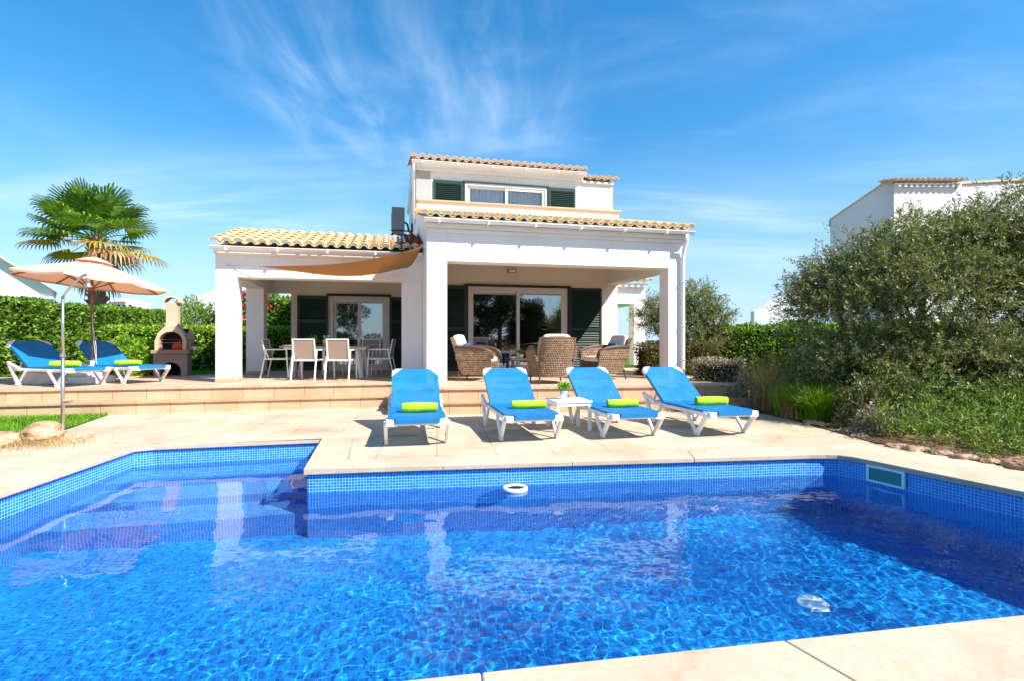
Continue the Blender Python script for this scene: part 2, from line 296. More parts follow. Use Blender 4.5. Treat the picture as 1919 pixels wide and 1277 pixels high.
# ------------------------------------------------------------------ mesh builder
class MB:
    def __init__(s): s.v = []; s.f = []; s.m = []; s.uv = []
    def quad(s, pts, m=0, uv=None):
        b = len(s.v); s.v += [tuple(p) for p in pts]; s.f.append(tuple(range(b, b + len(pts)))); s.m.append(m)
        s.uv.append(uv if uv else [(0, 0)] * len(pts))
    def uvquad(s, pts, m=0):          # metric uv on the face plane
        p = [Vector(q) for q in pts]; e1 = (p[1] - p[0]).normalized(); n = e1.cross(p[-1] - p[0]).normalized(); e2 = n.cross(e1)
        s.quad(pts, m, [((q - p[0]).dot(e1), (q - p[0]).dot(e2)) for q in p])
    def box(s, a, b, m=0, mx=None):
        x0, y0, z0 = a; x1, y1, z1 = b
        P = [Vector(q) for q in ((x0, y0, z0), (x1, y0, z0), (x1, y1, z0), (x0, y1, z0), (x0, y0, z1), (x1, y0, z1), (x1, y1, z1), (x0, y1, z1))]
        if mx is not None: P = [mx @ q for q in P]
        for f in ((0, 3, 2, 1), (4, 5, 6, 7), (0, 1, 5, 4), (1, 2, 6, 5), (2, 3, 7, 6), (3, 0, 4, 7)): s.uvquad([P[i] for i in f], m)
    def bar(s, p, q, w, h, m=0, up=(0, 0, 1)):
        p = Vector(p); q = Vector(q); d = q - p; L = d.length; d.normalize()
        u = Vector(up); x = d.cross(u)
        if x.length < 1e-4: x = d.cross(Vector((0, 1, 0)))
        x.normalize(); z = x.cross(d)
        mx = Matrix((( x.x, d.x, z.x, p.x), (x.y, d.y, z.y, p.y), (x.z, d.z, z.z, p.z), (0, 0, 0, 1)))
        s.box((-w / 2, 0, -h / 2), (w / 2, L, h / 2), m, mx)
    def tube(s, pts, r, n=8, m=0, cap=True):
        pts = [Vector(p) for p in pts]; rr = r if isinstance(r, (list, tuple)) else [r] * len(pts)
        b = len(s.v); ref = None
        for i, p in enumerate(pts):
            d = (pts[min(i + 1, len(pts) - 1)] - pts[max(i - 1, 0)]).normalized()
            if ref is None: ref = d.orthogonal().normalized()
            x = (ref - d * ref.dot(d)).normalized(); ref = x; y = d.cross(x)
            for k in range(n):
                a = 2 * math.pi * k / n; s.v.append(tuple(p + (x * math.cos(a) + y * math.sin(a)) * rr[i]))
        for i in range(len(pts) - 1):
            for k in range(n):
                k2 = (k + 1) % n
                s.f.append((b + i * n + k, b + i * n + k2, b + (i + 1) * n + k2, b + (i + 1) * n + k)); s.m.append(m); s.uv.append([(0, 0)] * 4)
        if cap:
            for base, rev in ((b, True), (b + (len(pts) - 1) * n, False)):
                ids = [base + k for k in range(n)]; s.f.append(tuple(reversed(ids)) if rev else tuple(ids)); s.m.append(m); s.uv.append([(0, 0)] * n)
    def lathe(s, prof, n=20, m=0, mx=None, cap=True):
        b = len(s.v)
        for r, z in prof:
            for k in range(n):
                a = 2 * math.pi * k / n; q = Vector((r * math.cos(a), r * math.sin(a), z)); s.v.append(tuple(mx @ q if mx is not None else q))
        for i in range(len(prof) - 1):
            for k in range(n):
                k2 = (k + 1) % n; s.f.append((b + i * n + k, b + i * n + k2, b + (i + 1) * n + k2, b + (i + 1) * n + k)); s.m.append(m); s.uv.append([(0, 0)] * 4)
        if cap:
            for i, rev in ((0, True), (len(prof) - 1, False)):
                if prof[i][0] > 1e-4:
                    ids = [b + i * n + k for k in range(n)]; s.f.append(tuple(reversed(ids)) if rev else tuple(ids)); s.m.append(m); s.uv.append([(0, 0)] * n)
    def prism(s, poly, z0, z1, m=0, axis='z', side_m=None):   # poly in the plane perpendicular to axis
        def P(a, b, c): return {'z': (a, b, c), 'y': (a, c, b), 'x': (c, a, b)}[axis]
        n = len(poly); tris = tessellate_polygon([[Vector((a, b, 0)) for a, b in poly]])
        sm = m if side_m is None else side_m
        for t in tris:
            A, B, D = [poly[i] for i in t]
            if (B[0] - A[0]) * (D[1] - A[1]) - (B[1] - A[1]) * (D[0] - A[0]) < 0: B, D = D, B
            s.quad([P(*A, z1), P(*B, z1), P(*D, z1)], m); s.quad([P(*A, z0), P(*D, z0), P(*B, z0)], m)
        for i in range(n):
            a = poly[i]; b = poly[(i + 1) % n]; s.uvquad([P(*a, z0), P(*b, z0), P(*b, z1), P(*a, z1)], sm)
    def build(s, name, mats, parent=None, smooth=False, bevel=0, fixn=False):
        me = bpy.data.meshes.new(name); me.from_pydata(s.v, [], s.f)
        for mm in (mats if isinstance(mats, (list, tuple)) else [mats]): me.materials.append(mm)
        me.polygons.foreach_set('material_index', s.m)
        ul = me.uv_layers.new(name='UVMap'); ul.data.foreach_set('uv', [c for f in s.uv for q in f for c in q])
        if fixn or bevel:
            import bmesh
            bm = bmesh.new(); bm.from_mesh(me); bmesh.ops.remove_doubles(bm, verts=bm.verts, dist=1e-5)
            bmesh.ops.recalc_face_normals(bm, faces=bm.faces); bm.to_mesh(me); bm.free()
        if smooth: me.polygons.foreach_set('use_smooth', [True] * len(me.polygons))
        me.update()
        o = bpy.data.objects.new(name, me); C.objects.link(o)
        if parent: o.parent = parent
        if bevel:
            md = o.modifiers.new('b', 'BEVEL'); md.width = bevel; md.segments = 2; md.limit_method = 'ANGLE'; md.angle_limit = rad(40)
        if smooth and not bevel:
            pass
        return o
def tag(o, label=None, cat=None, group=None, kind=None):
    if label: o['label'] = label
    if cat: o['category'] = cat
    if group: o['group'] = group
    if kind: o['kind'] = kind
    return o
def thing(name, label, cat, loc=(0, 0, 0), rz=0, group=None):
    o = bpy.data.objects.new(name, None); C.objects.link(o); o.location = loc; o.rotation_euler = (0, 0, rad(rz)); o.empty_display_size = .1
    return tag(o, label, cat, group)
def kids(o): return [c for c in S.objects if c.parent == o]
def dup(root, loc, rz, label):
    def cp(o, par):
        c = o.copy(); C.objects.link(c); c.parent = par
        for ch in kids(o): cp(ch, c)
        return c
    r = cp(root, None); r.location = loc; r.rotation_euler = (0, 0, rad(rz)); r['label'] = label
    return r
def unit(v): return v / np.maximum(np.linalg.norm(v, axis=-1, keepdims=True), 1e-9)
def rdir(n): return unit(R.normal(size=(n, 3)))
def npmesh(name, V, F, mats, parent=None, midx=None):
    k = F.shape[1]; me = bpy.data.meshes.new(name); me.vertices.add(len(V)); me.vertices.foreach_set('co', V.astype(np.float32).ravel())
    me.loops.add(F.size); me.loops.foreach_set('vertex_index', F.astype(np.int32).ravel())
    me.polygons.add(len(F)); me.polygons.foreach_set('loop_start', (np.arange(len(F)) * k).astype(np.int32)); me.polygons.foreach_set('loop_total', np.full(len(F), k, np.int32))
    for mm in (mats if isinstance(mats, (list, tuple)) else [mats]): me.materials.append(mm)
    if midx is not None: me.polygons.foreach_set('material_index', midx.astype(np.int32))
    me.update(calc_edges=True); o = bpy.data.objects.new(name, me); C.objects.link(o)
    if parent: o.parent = parent
    return o
def leaves(name, P, D, L, W, mats, parent, midx=None, fold=.12):
    n = len(P); L = np.broadcast_to(np.asarray(L), (n,))[:, None]; W = np.broadcast_to(np.asarray(W), (n,))[:, None]
    Sd = unit(np.cross(D, rdir(n))); Nn = np.cross(D, Sd)
    a = P; b = P + D * L * .5 + Sd * W / 2 + Nn * L * fold; c = P + D * L; d = P + D * L * .5 - Sd * W / 2 + Nn * L * fold
    V = np.stack([a, b, c, d], 1).reshape(-1, 3); F = np.arange(4 * n).reshape(n, 4)
    return npmesh(name, V, F, mats, parent, midx)
def blades(name, P, H, lean, W, mats, parent=None, seg=3, kind=None, midx=None):   # curved grass blades
    n = len(P); a = R.uniform(0, 2 * np.pi, n); dr = np.stack([np.cos(a), np.sin(a), np.zeros(n)], 1); sd = np.stack([-np.sin(a), np.cos(a), np.zeros(n)], 1)
    H = np.broadcast_to(H, (n,)); lean = np.broadcast_to(lean, (n,)); rows = []
    for k in range(seg + 1):
        t = k / seg; c = P + np.array([0, 0, 1.]) * (H * (t - .25 * t * t * np.minimum(lean, 2)))[:, None] + dr * (H * lean * t * t)[:, None]
        w = W * (1 - t * .92) / 2
        rows += [c + sd * w, c - sd * w]
    V = np.stack(rows, 1); m = 2 * (seg + 1); F = []
    base = (np.arange(n) * m)[:, None]
    for k in range(seg): F.append(base + np.array([[2 * k, 2 * k + 1, 2 * k + 3, 2 * k + 2]]))
    Fa = np.concatenate(F, 0)
    return npmesh(name, V.reshape(-1, 3), Fa, mats, parent, None if midx is None else np.tile(midx, seg))
def inside(poly, X, Y):
    c = np.zeros(X.shape, bool); n = len(poly)
    for i in range(n):
        x0, y0 = poly[i]; x1, y1 = poly[(i + 1) % n]
        k = ((y0 > Y) != (y1 > Y)) & (X < (x1 - x0) * (Y - y0) / ((y1 - y0) if y1 != y0 else 1e-9) + x0); c ^= k
    return c
def offset(poly, d):   # ccw polygon outward offset
    out = []; n = len(poly)
    for i in range(n):
        p0 = Vector(poly[i - 1]); p1 = Vector(poly[i]); p2 = Vector(poly[(i + 1) % n])
        e1 = (p1 - p0).normalized(); e2 = (p2 - p1).normalized(); n1 = Vector((e1.y, -e1.x)); n2 = Vector((e2.y, -e2.x))
        b = (n1 + n2).normalized(); out.append(tuple(p1 + b * d / max(.35, b.dot(n1))))
    return out
A = rad(13); EU = Vector((math.cos(A), math.sin(A), 0)); EV = Vector((-math.sin(A), math.cos(A), 0)); P0 = Vector((-1.56, 9.78, 0))
def HW(u, v, z=0): return P0 + EU * u + EV * v + Vector((0, 0, z))

# ------------------------------------------------------------------ pool, deck, ground
TZ = .40; WZ = -.225
pool = [(-3.72, 1.27), (4.71, 2.72), (3.56, 5.36), (3.49, 5.49), (3.40, 5.57), (3.28, 5.60), (3.1, 5.60), (-1.90, 4.96), (-2.28, 6.50), (-4.05, 6.05), (-4.22, 5.93), (-4.20, 5.75)]
ring = offset(pool, .34)
def sheet(name, outer, holes, z, m, kind='structure'):
    loops = [[Vector((x, y, 0)) for x, y in outer]] + [[Vector((x, y, 0)) for x, y in h] for h in holes]
    allp = [p for l in loops for p in l]; mb = MB()
    for t in tessellate_polygon(loops):
        a, b, c = [allp[i] for i in t]
        if (b - a).cross(c - a).z < 0: b, c = c, b
        mb.quad([(a.x, a.y, z), (b.x, b.y, z), (c.x, c.y, z)])
    return tag(mb.build(name, m), kind=kind)
sheet('ground', [(-900, -300), (900, -300), (900, 1800), (-900, 1800)], [offset(pool, .2)], -.03, M['soil'])
deck_poly = [(-30, -8), (30, -8), (10, .5), (7, 2.7), (5.35, 4.2), (4.75, 4.96), (4.45, 5.6), (4.22, 6.2), (4.2, 7.0), (4.2, 8.0), (3.98, 9.3), (-1.9, 9.0), (-1.9, 9.6), (-5.0, 9.1), (-6.5, 8.66), (-5.86, 6.85), (-5.65, 6.3), (-5.6, 5.9), (-5.7, 5.2), (-7.6, 4.6), (-30, 3)]
dk = sheet('poolside_deck', deck_poly, [ring], 0, M['deck'])
# coping slabs: a ring cut into stones with thin joints
cp = MB(); n = len(pool)
inner = offset(pool, -.03)
for i in range(n):
    a0, a1 = Vector(inner[i]), Vector(inner[(i + 1) % n]); b0, b1 = Vector(ring[i]), Vector(ring[(i + 1) % n]); L = (a1 - a0).length
    k = max(1, round(L / 1.25))
    for j in range(k):
        g = .0025 / max(L, .1); s0 = j / k + (g if j else 0); s1 = (j + 1) / k - (g if j < k - 1 else 0)
        q = [a0.lerp(a1, s0), a0.lerp(a1, s1), b0.lerp(b1, s1), b0.lerp(b1, s0)]
        zt = .006; P = [(p.x, p.y, zt) for p in q]; Q = [(p.x, p.y, -.045) for p in q]
        cp.quad([P[0], P[3], P[2], P[1]]); cp.quad([Q[0], Q[1], Q[2], Q[3]]); cp.quad([P[0], P[1], Q[1], Q[0]]); cp.quad([P[1], P[2], Q[2], Q[1]]); cp.quad([P[3], P[0], Q[0], Q[3]]); cp.quad([P[2], P[3], Q[3], Q[2]])
tag(cp.build('pool_coping', M['coping'], bevel=.008), kind='structure')
PZ = -1.45
pw = MB()
for i in range(n):
    a, b = pool[i], pool[(i + 1) % n]; pw.uvquad([(a[0], a[1], PZ), (a[0], a[1], -.04), (b[0], b[1], -.04), (b[0], b[1], PZ)])
loops = [[Vector((x, y, 0)) for x, y in pool]]
for t in tessellate_polygon(loops):
    a, b, c = [loops[0][i] for i in t]
    if (b - a).cross(c - a).z < 0: b, c = c, b
    ca_, sa_ = math.cos(-rad(9)), math.sin(-rad(9))
    pw.quad([(p.x, p.y, PZ) for p in (a, b, c)], 1, [(p.x * ca_ - p.y * sa_, p.x * sa_ + p.y * ca_) for p in (a, b, c)])
# submerged steps in the bay
e = Vector((2.28 - 4.2, 0)).normalized()
far0, far1 = Vector((-4.22, 5.95)), Vector((-2.28, 6.50)); dr_ = (far1 - far0).normalized(); back = Vector((dr_.y, -dr_.x))
for k, (dist, z) in enumerate(((.52, -.42), (1.0, -.68), (1.45, -.94))):
    p = far0 - dr_ * .5; q = far1 + dr_ * .02; p2 = p + back * dist; q2 = q + back * dist
    zz = z; pw.uvquad([(p2.x, p2.y, zz), (q2.x, q2.y, zz), (q.x, q.y, zz), (p.x, p.y, zz)]); pw.uvquad([(p2.x, p2.y, zz - .9), (q2.x, q2.y, zz - .9), (q2.x, q2.y, zz), (p2.x, p2.y, zz)])
pb = tag(pw.build('pool_basin', [M['mosaic'], M['mosaicf']]), kind='structure')
pb.cycles.is_caustics_receiver = True
# water surface with real waves
x0, x1, y0, y1, st = -4.3, 4.75, 1.15, 6.6, .009
gx = np.arange(x0, x1, st); gy = np.arange(y0, y1, st); X, Y = np.meshgrid(gx, gy)
Zw = np.zeros_like(X); rw = np.random.default_rng(5)
calm = .35 + .65 / (1 + np.exp(-((X + .9) * .9 - (Y - 3.2) * .8)))
for k in range(70):
    lam = rw.choice([.17, .22, .28, .36, .48, .7, 1.1]) * rw.uniform(.85, 1.15); kk = 2 * np.pi / lam; th = rw.uniform(0, 2 * np.pi)
    if lam > .45: th = rad(75) + rw.normal() * .5
    amp = .0026 * (1.0 if lam < .45 else 1.0) / kk
    Zw += amp * np.sin(kk * (X * np.cos(th) + Y * np.sin(th)) + rw.uniform(0, 6.28)) * (calm if lam < .45 else 1)
fine = .12 + .88 / (1 + np.exp(-((X + .6) * 1.1 - (Y - 3.0) * 1.3)))
fine = fine * (.7 + .3 * np.sin(X * 1.7 + 1) * np.sin(Y * 2.1 + X))
for k in range(64):
    lam = rw.uniform(.045, .12); kk = 2 * np.pi / lam; th = rw.uniform(0, 2 * np.pi)
    Zw += .0050 / kk * np.sin(kk * (X * np.cos(th) + Y * np.sin(th)) + rw.uniform(0, 6.28)) * fine
V = np.stack([X, Y, Zw + WZ], -1).reshape(-1, 3); ny, nx = X.shape
idx = np.arange(nx * ny).reshape(ny, nx); F = np.stack([idx[:-1, :-1], idx[:-1, 1:], idx[1:, 1:], idx[1:, :-1]], -1).reshape(-1, 4)
cx = X[:-1, :-1].ravel() + st / 2; cy = Y[:-1, :-1].ravel() + st / 2
F = F[inside(offset(pool, .03), cx, cy)]
used = np.unique(F); rm = np.zeros(len(V), int); rm[used] = np.arange(len(used))
wt = npmesh('pool_water', V[used], rm[F], M['water']); wt.data.polygons.foreach_set('use_smooth', [True] * len(wt.data.polygons)); tag(wt, kind='structure')
wt.cycles.is_caustics_caster = True
# skimmer, drain, floating ring
wd = (Vector(pool[1]) - Vector(pool[2])).normalized(); ang = math.degrees(math.atan2(wd.y, wd.x))
sk = thing('pool_skimmer', 'white rectangular skimmer mouth with green flap in the right pool wall', 'skimmer', (3.638 - .917 * .02, 5.18 - .40 * .02, .0), ang)
m1 = MB(); m1.box((-.18, -.015, -.062), (.18, .015, -.04)); m1.box((-.18, -.015, -.205), (.18, .015, -.183)); m1.box((-.18, -.015, -.183), (-.152, .015, -.062)); m1.box((.152, -.015, -.183), (.18, .015, -.062))
m1.build('frame', M['pvc'], sk, bevel=.004); m1 = MB(); m1.box((-.152, -.006, -.183), (.152, .006, -.062)); m1.build('flap', mat('green_flap', (.02, .22, .2), .4), sk)
dn = MB(); dn.lathe([(.0, .012), (.08, .012), (.10, .008), (.11, 0)], 24); d_ = dn.build('floor_drain', M['drain']); d_.cycles.is_caustics_receiver = True; d_.location = (2.2, 3.9, PZ + .002); tag(d_, 'round pale drain cover on the pool floor', 'drain')
fr_ = thing('pool_float', 'round white ring floating by the far pool wall', 'pool float', (.03, 5.07, WZ + .012))
m1 = MB(); m1.lathe([(.085, -.02), (.115, -.02), (.122, 0), (.115, .018), (.09, .022), (.082, .005)], 28, cap=False); m1.build('ring', M['pvc'], fr_, smooth=True)
m1 = MB(); m1.lathe([(0, -.01), (.086, -.01)], 24, cap=False); m1.build('basket', M['black'], fr_)

# ------------------------------------------------------------------ terrace and steps (two levels), lawn
def wp(u, v): p = HW(u, v); return (p.x, p.y)
RF0, RF1 = Vector((-1.92, 8.81)), Vector((3.98, 9.50)); rd = (RF1 - RF0).normalized(); rn = Vector((rd.y, -rd.x))
jog = wp(-.45, .26)
terr_poly = [wp(-13, .26), jog, tuple(RF0), tuple(RF1), (4.2, 10.1), wp(5.9, 1.2), wp(6.6, 4.2), wp(-3.9, 4.9), wp(-3.95, 3.72), wp(-13, 3.72)]
t1 = MB(); t1.prism(terr_poly, -.05, TZ - .035, side_m=1); tag(t1.build('terrace', [M['terr'], M['riser']]), kind='structure')
n1 = MB(); n1.prism(offset(terr_poly, .03), TZ - .035, TZ); tag(n1.build('terrace_paving', [M['terr']], bevel=.006), kind='structure')
low = [wp(-13, -.08), wp(-.7, -.08), tuple(RF0 + rn * .33 - rd * .0), tuple(RF1 + rn * .33 + rd * .08), (4.3, 9.9), wp(-.2, .8), wp(-13, .8)]
t2 = MB(); t2.prism(low, -.05, .165, side_m=0); tag(t2.build('step_base', M['riser']), kind='structure')
n2 = MB(); n2.prism(offset(low, .03), .165, .20); tag(n2.build('step', M['nosing'], bevel=.006), kind='structure')
lb = MB(); lb.prism([(-60, 12.4), wp(-13, 3.7), wp(-3.9, 3.7), wp(-3.9, 4.7), wp(-3.2, 9), (30, 15), (60, 15), (60, 90), (-60, 90)], -.05, TZ - .06, side_m=1); tag(lb.build('lawn', [M['lawn'], M['soil']]), kind='structure')
# raised bank under the far garden
def grass(name, poly, z, dens, h, mats, lab):
    xs = [p[0] for p in poly]; ys = [p[1] for p in poly]; a = (max(xs) - min(xs)) * (max(ys) - min(ys)); n = int(a * dens)
    X = R.uniform(min(xs), max(xs), n); Y = R.uniform(min(ys), max(ys), n); k = inside(poly, X, Y); X = X[k]; Y = Y[k]
    P = np.stack([X, Y, np.full(len(X), z)], 1)
    o = blades(name, P, R.uniform(h * .5, h * 1.3, len(P)), R.uniform(.1, .9, len(P)), .006 + .05 * h, mats, seg=2); return tag(o, lab, 'grass', kind='stuff')
gl = [(-14, 7.9), (-13.5, 6.55), wp(-13, -.1), wp(-3.9, -.12), (-5.15, 8.62), (-6.0, 8.15), (-5.8, 6.9), (-6.4, 6.9)]
gl = [(-14, 6.85), (-5.90, 6.85), (-6.5, 8.64), wp(-13, -.1)]
sheet('lawn_strip', gl, [], .004, M['lawn'])
grass('grass', gl, .0, 2600, .055, M['lgrass'], 'bright green grass strip below the left steps')
grass('back_grass', [wp(-10, 3.75), wp(-3.95, 3.75), wp(-3.95, 4.9), wp(-3.2, 5.4), wp(-3.2, 7), wp(-10, 7.5)], TZ - .06, 900, .06, M['lgrass'], 'green back lawn between terrace and hedge')

# ------------------------------------------------------------------ the villa (u along the front, v depth)
vil = thing('villa', 'white villa with covered porches, green shutters and yellow tiled roofs behind the pool', 'house', tuple(P0), 13)
def part(mb, name, m, bevel=0, parent=None, smooth=False): return mb.build(name, m, parent or vil, bevel=bevel, smooth=smooth)
W0 = M['wall']
# main block left wall with raked profile
b = MB(); b.prism([(0.0, TZ), (9, TZ), (9, 5.66), (4.0, 5.66), (4.0, 4.3), (3.0, 4.3), (3.0, 4.22), (0, 3.42)], 0, .37, axis='x'); part(b, 'wall', W0)
b = MB(); b.box((4.87, 0, TZ), (5.24, .37, 2.68)); b.box((4.86, -.01, TZ), (5.25, .38, TZ + .07), 1); part(b, 'column', [W0, M['peach']], .01)
b = MB(); b.box((.37, 0, 2.68), (5.24, .37, 3.42)); b.box((4.87, .37, 2.68), (5.24, 3.31, 3.42)); part(b, 'beam', [M['wall']], .006)
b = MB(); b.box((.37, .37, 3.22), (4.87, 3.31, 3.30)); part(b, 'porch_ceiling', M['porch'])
def wall_open(u0, u1, v0, v1, z0, z1, ops, m):   # wall with rectangular openings (ua, ub, za, zb)
    b = MB(); cur = u0
    for ua, ub, za, zb in sorted(ops):
        if ua > cur: b.box((cur, v0, z0), (ua, v1, z1))
        if zb < z1: b.box((ua, v0, zb), (ub, v1, z1))
        if za > z0: b.box((ua, v0, z0), (ub, v1, za))
        cur = ub
    if cur < u1: b.box((cur, v0, z0), (u1, v1, z1))
    return part(b, 'wall', m)
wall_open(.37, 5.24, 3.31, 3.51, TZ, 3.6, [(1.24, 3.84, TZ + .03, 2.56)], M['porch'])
b = MB(); b.box((5.04, 3.51, TZ), (5.24, 9, 4.3)); part(b, 'wall', W0)
# room behind the main doors
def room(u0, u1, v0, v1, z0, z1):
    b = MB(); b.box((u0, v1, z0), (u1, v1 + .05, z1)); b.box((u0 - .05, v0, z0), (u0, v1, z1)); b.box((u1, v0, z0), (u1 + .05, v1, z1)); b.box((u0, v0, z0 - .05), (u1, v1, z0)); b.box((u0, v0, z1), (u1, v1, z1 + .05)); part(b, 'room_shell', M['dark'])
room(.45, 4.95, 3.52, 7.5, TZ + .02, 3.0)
def slider(u0, u1, v, z0, z1, glass, split=.5, fw=.07):
    d = MB(); a = fw
    d.box((u0, v - .03, z0), (u0 + a, v + .07, z1)); d.box((u1 - a, v - .03, z0), (u1, v + .07, z1)); d.box((u0 + a, v - .03, z1 - a), (u1 - a, v + .07, z1)); d.box((u0 + a, v - .03, z0), (u1 - a, v + .07, z0 + .03))
    um = u0 + (u1 - u0) * split
    fr = part(d, 'door_frame' if z1 < 4 else 'window_frame', M['frame'], .004)
    for k, (s0, s1, vv) in enumerate(((u0 + a, um + .04, v + .035), (um - .04, u1 - a, v - .005))):
        l = MB(); w_ = .075
        l.box((s0, vv, z0 + .03), (s0 + w_, vv + .03, z1 - a)); l.box((s1 - w_, vv, z0 + .03), (s1, vv + .03, z1 - a)); l.box((s0 + w_, vv, z1 - a - w_), (s1 - w_, vv + .03, z1 - a)); l.box((s0 + w_, vv, z0 + .03), (s1 - w_, vv + .03, z0 + .03 + w_ * (1.4 if z1 < 4 else 1)))
        sa = l.build('sash', M['frame'], fr, bevel=.004)
        g = MB(); g.quad([(s0 + w_, vv + .015, z0 + .1), (s1 - w_, vv + .015, z0 + .1), (s1 - w_, vv + .015, z1 - a - w_), (s0 + w_, vv + .015, z1 - a - w_)]); g.build('pane', glass, fr)
def shutter(u0, u1, v, z0, z1, rails=(.5,), sl=.062):
    s = MB(); a = .055
    s.box((u0, v - .045, z0), (u0 + a, v - .005, z1)); s.box((u1 - a, v - .045, z0), (u1, v - .005, z1))
    zs = [z0] + [z0 + (z1 - z0) * r for r in rails] + [z1]
    for i, z in enumerate(zs):
        lo = z if i == 0 else (z - .09 if i == len(zs) - 1 else z - .04); s.box((u0 + a, v - .043, lo), (u1 - a, v - .007, lo + .09 if i in (0, len(zs) - 1) else lo + .08))
    z = z0 + .09
    while z < z1 - .1:
        s.quad([(u0 + a, v - .042, z), (u1 - a, v - .042, z), (u1 - a, v - .008, z + sl * .8), (u0 + a, v - .008, z + sl * .8)])
        s.quad([(u0 + a, v - .042, z), (u0 + a, v - .042, z + .006), (u1 - a, v - .042, z + .006), (u1 - a, v - .042, z)]); z += sl
    s.quad([(u0 + a, v - .006, z0), (u1 - a, v - .006, z0), (u1 - a, v - .006, z1), (u0 + a, v - .006, z1)])
    return part(s, 'shutter', M['green'])
slider(1.24, 3.84, 3.36, TZ + .03, 2.56, M['glass'])
shutter(.42, 1.20, 3.31, TZ + .03, 2.58); shutter(3.90, 4.78, 3.31, TZ + .03, 2.58)
b = MB(); b.box((1.14, 3.24, 2.56), (3.92, 3.305, 2.62)); b.box((1.2, 3.26, TZ), (1.24, 3.305, 2.56)); b.box((3.84, 3.26, TZ), (3.88, 3.305, 2.56)); part(b, 'shutter_rail', M['black'])
b = MB(); b.box((-.11, -.07, -.05), (.11, 0, .05)); b.box((-.08, -.11, -.035), (.08, -.07, .035), 1); wl = part(b, 'wall_lamp', [M['grey'], M['pvc']], .008); wl.location = (2.35, 3.31, 2.97)
# left porch
b = MB(); b.box((-3.88, 1.22, 2.42), (0, 1.59, 2.94)); b.box((-3.88, 1.59, 2.42), (-3.5, 4.6, 2.94)); b.box((-3.88, 4.6, 2.42), (-3.1, 4.85, 2.94)); part(b, 'beam', M['wall'], .006)
b = MB(); b.box((-3.88, 1.22, TZ), (-3.50, 1.59, 2.42)); b.box((-3.89, 1.21, TZ), (-3.49, 1.60, TZ + .08), 1); part(b, 'column', [W0, M['peach']], .01)
b = MB(); b.box((-3.88, 3.45, TZ), (-3.50, 3.82, 2.42)); b.box((-3.89, 3.44, TZ), (-3.49, 3.83, TZ + .08), 1); part(b, 'column', [W0, M['peach']], .01)
b = MB(); b.box((-.42, 1.22, TZ), (-.002, 1.59, 2.42)); part(b, 'column', W0, .01)
b = MB(); b.box((-3.5, 1.59, 2.80), (0, 4.6, 2.86)); part(b, 'porch_ceiling', M['porch'])
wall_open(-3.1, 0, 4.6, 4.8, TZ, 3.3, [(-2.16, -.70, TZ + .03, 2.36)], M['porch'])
b = MB(); b.box((-3.1, 4.8, TZ), (-2.9, 9, 3.3)); part(b, 'wall', W0)
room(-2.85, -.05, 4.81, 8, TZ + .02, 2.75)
slider(-2.16, -.70, 4.65, TZ + .03, 2.36, M['glass'])
shutter(-2.95, -2.20, 4.6, TZ + .03, 2.36, (.33, .66)); shutter(-.66, -.06, 4.6, TZ + .03, 2.36, (.33, .66))
b = MB(); b.box((-2.24, 4.53, 2.36), (-.62, 4.595, 2.42)); part(b, 'shutter_rail', M['black'])
b = MB()
for k in range(26):
    u = -1.38 + k * .024; z = 2.22
    b.tube([(u + random.uniform(-.003, .003) , 4.80, 2.25), (u + random.uniform(-.008, .008), 4.80, 1.4), (u + random.uniform(-.01, .01), 4.80, TZ + .12)], .0065, 5)
part(b, 'beaded_curtain', M['beads'])
# roofs of clay tiles
def roof_tiles(u0, u1, v0, v1, z0, slope, m, pitch=.205, row=.36, name='roof', parent=None):
    b = MB(); an = math.atan(slope); ca, sa = math.cos(an), math.sin(an); Ls = (v1 - v0) / ca; nc = max(1, round((u1 - u0) / pitch)); pt = (u1 - u0) / nc; nr = max(1, math.ceil(Ls / row)); rw_ = Ls / nr
    mb_ = MB()
    def P(u, s, h): return (u, v0 + s * ca - h * sa, z0 + s * sa + h * ca)
    for i in range(nc * 2 + 1):
        cover = i % 2 == 0; uc = u0 + pt * i / 2
        for j in range(nr):
            s0 = j * rw_ - random.uniform(0, .012); s1 = s0 + rw_ + .05; du = random.uniform(-.004, .004)
            r0, r1 = (.092, .074) if cover else (.066, .080); sg = 6; h0 = (.055 if cover else .062) + (.0 if not cover else .0); lift0, lift1 = (.022, 0) if cover else (.016, 0)
            rings = []
            for s, r, l in ((s0, r0, lift0), (s1, r1, lift1)):
                for rr in (r, r - .013):
                    q = []
                    for k in range(sg + 1):
                        a = math.pi * k / sg; hh = (rr * math.sin(a) * .9 + h0 if cover else h0 + .015 - rr * math.sin(a) * .9) + l
                        q.append(P(uc + du + rr * math.cos(a), s, hh))
                    rings.append(q)
            base = len(b.v)
            for q in rings: b.v += q
            w_ = sg + 1
            def fc(*ids): b.f.append(tuple(base + x for x in ids)); b.m.append(0); b.uv.append([(0, 0)] * len(ids))
            if j == 0 and cover:
                mb_.quad([P(uc + du + (r0 - .012) * math.cos(math.pi * k / 8), s0 + .025, (r0 - .012) * math.sin(math.pi * k / 8) * .9 + h0 + lift0) for k in range(9)])
            for k in range(sg):
                fc(k, k + 1, 2 * w_ + k + 1, 2 * w_ + k); fc(w_ + k, 3 * w_ + k, 3 * w_ + k + 1, w_ + k + 1); fc(k, w_ + k, w_ + k + 1, k + 1)
    ro = b.build(name, m, parent or vil); mb_.build('mortar', M['wall'], ro); return ro
sl1 = .25
roof_tiles(-.05, 5.28, -.17, 3.0, 3.42, sl1, M['tile'])
b = MB(); b.prism([(-.13, 3.36), (3.0, 3.36 + 3.13 * sl1), (3.0, 3.455 + 3.13 * sl1), (-.13, 3.455)], -.06, 5.30, axis='x'); part(b, 'roof_deck', W0)
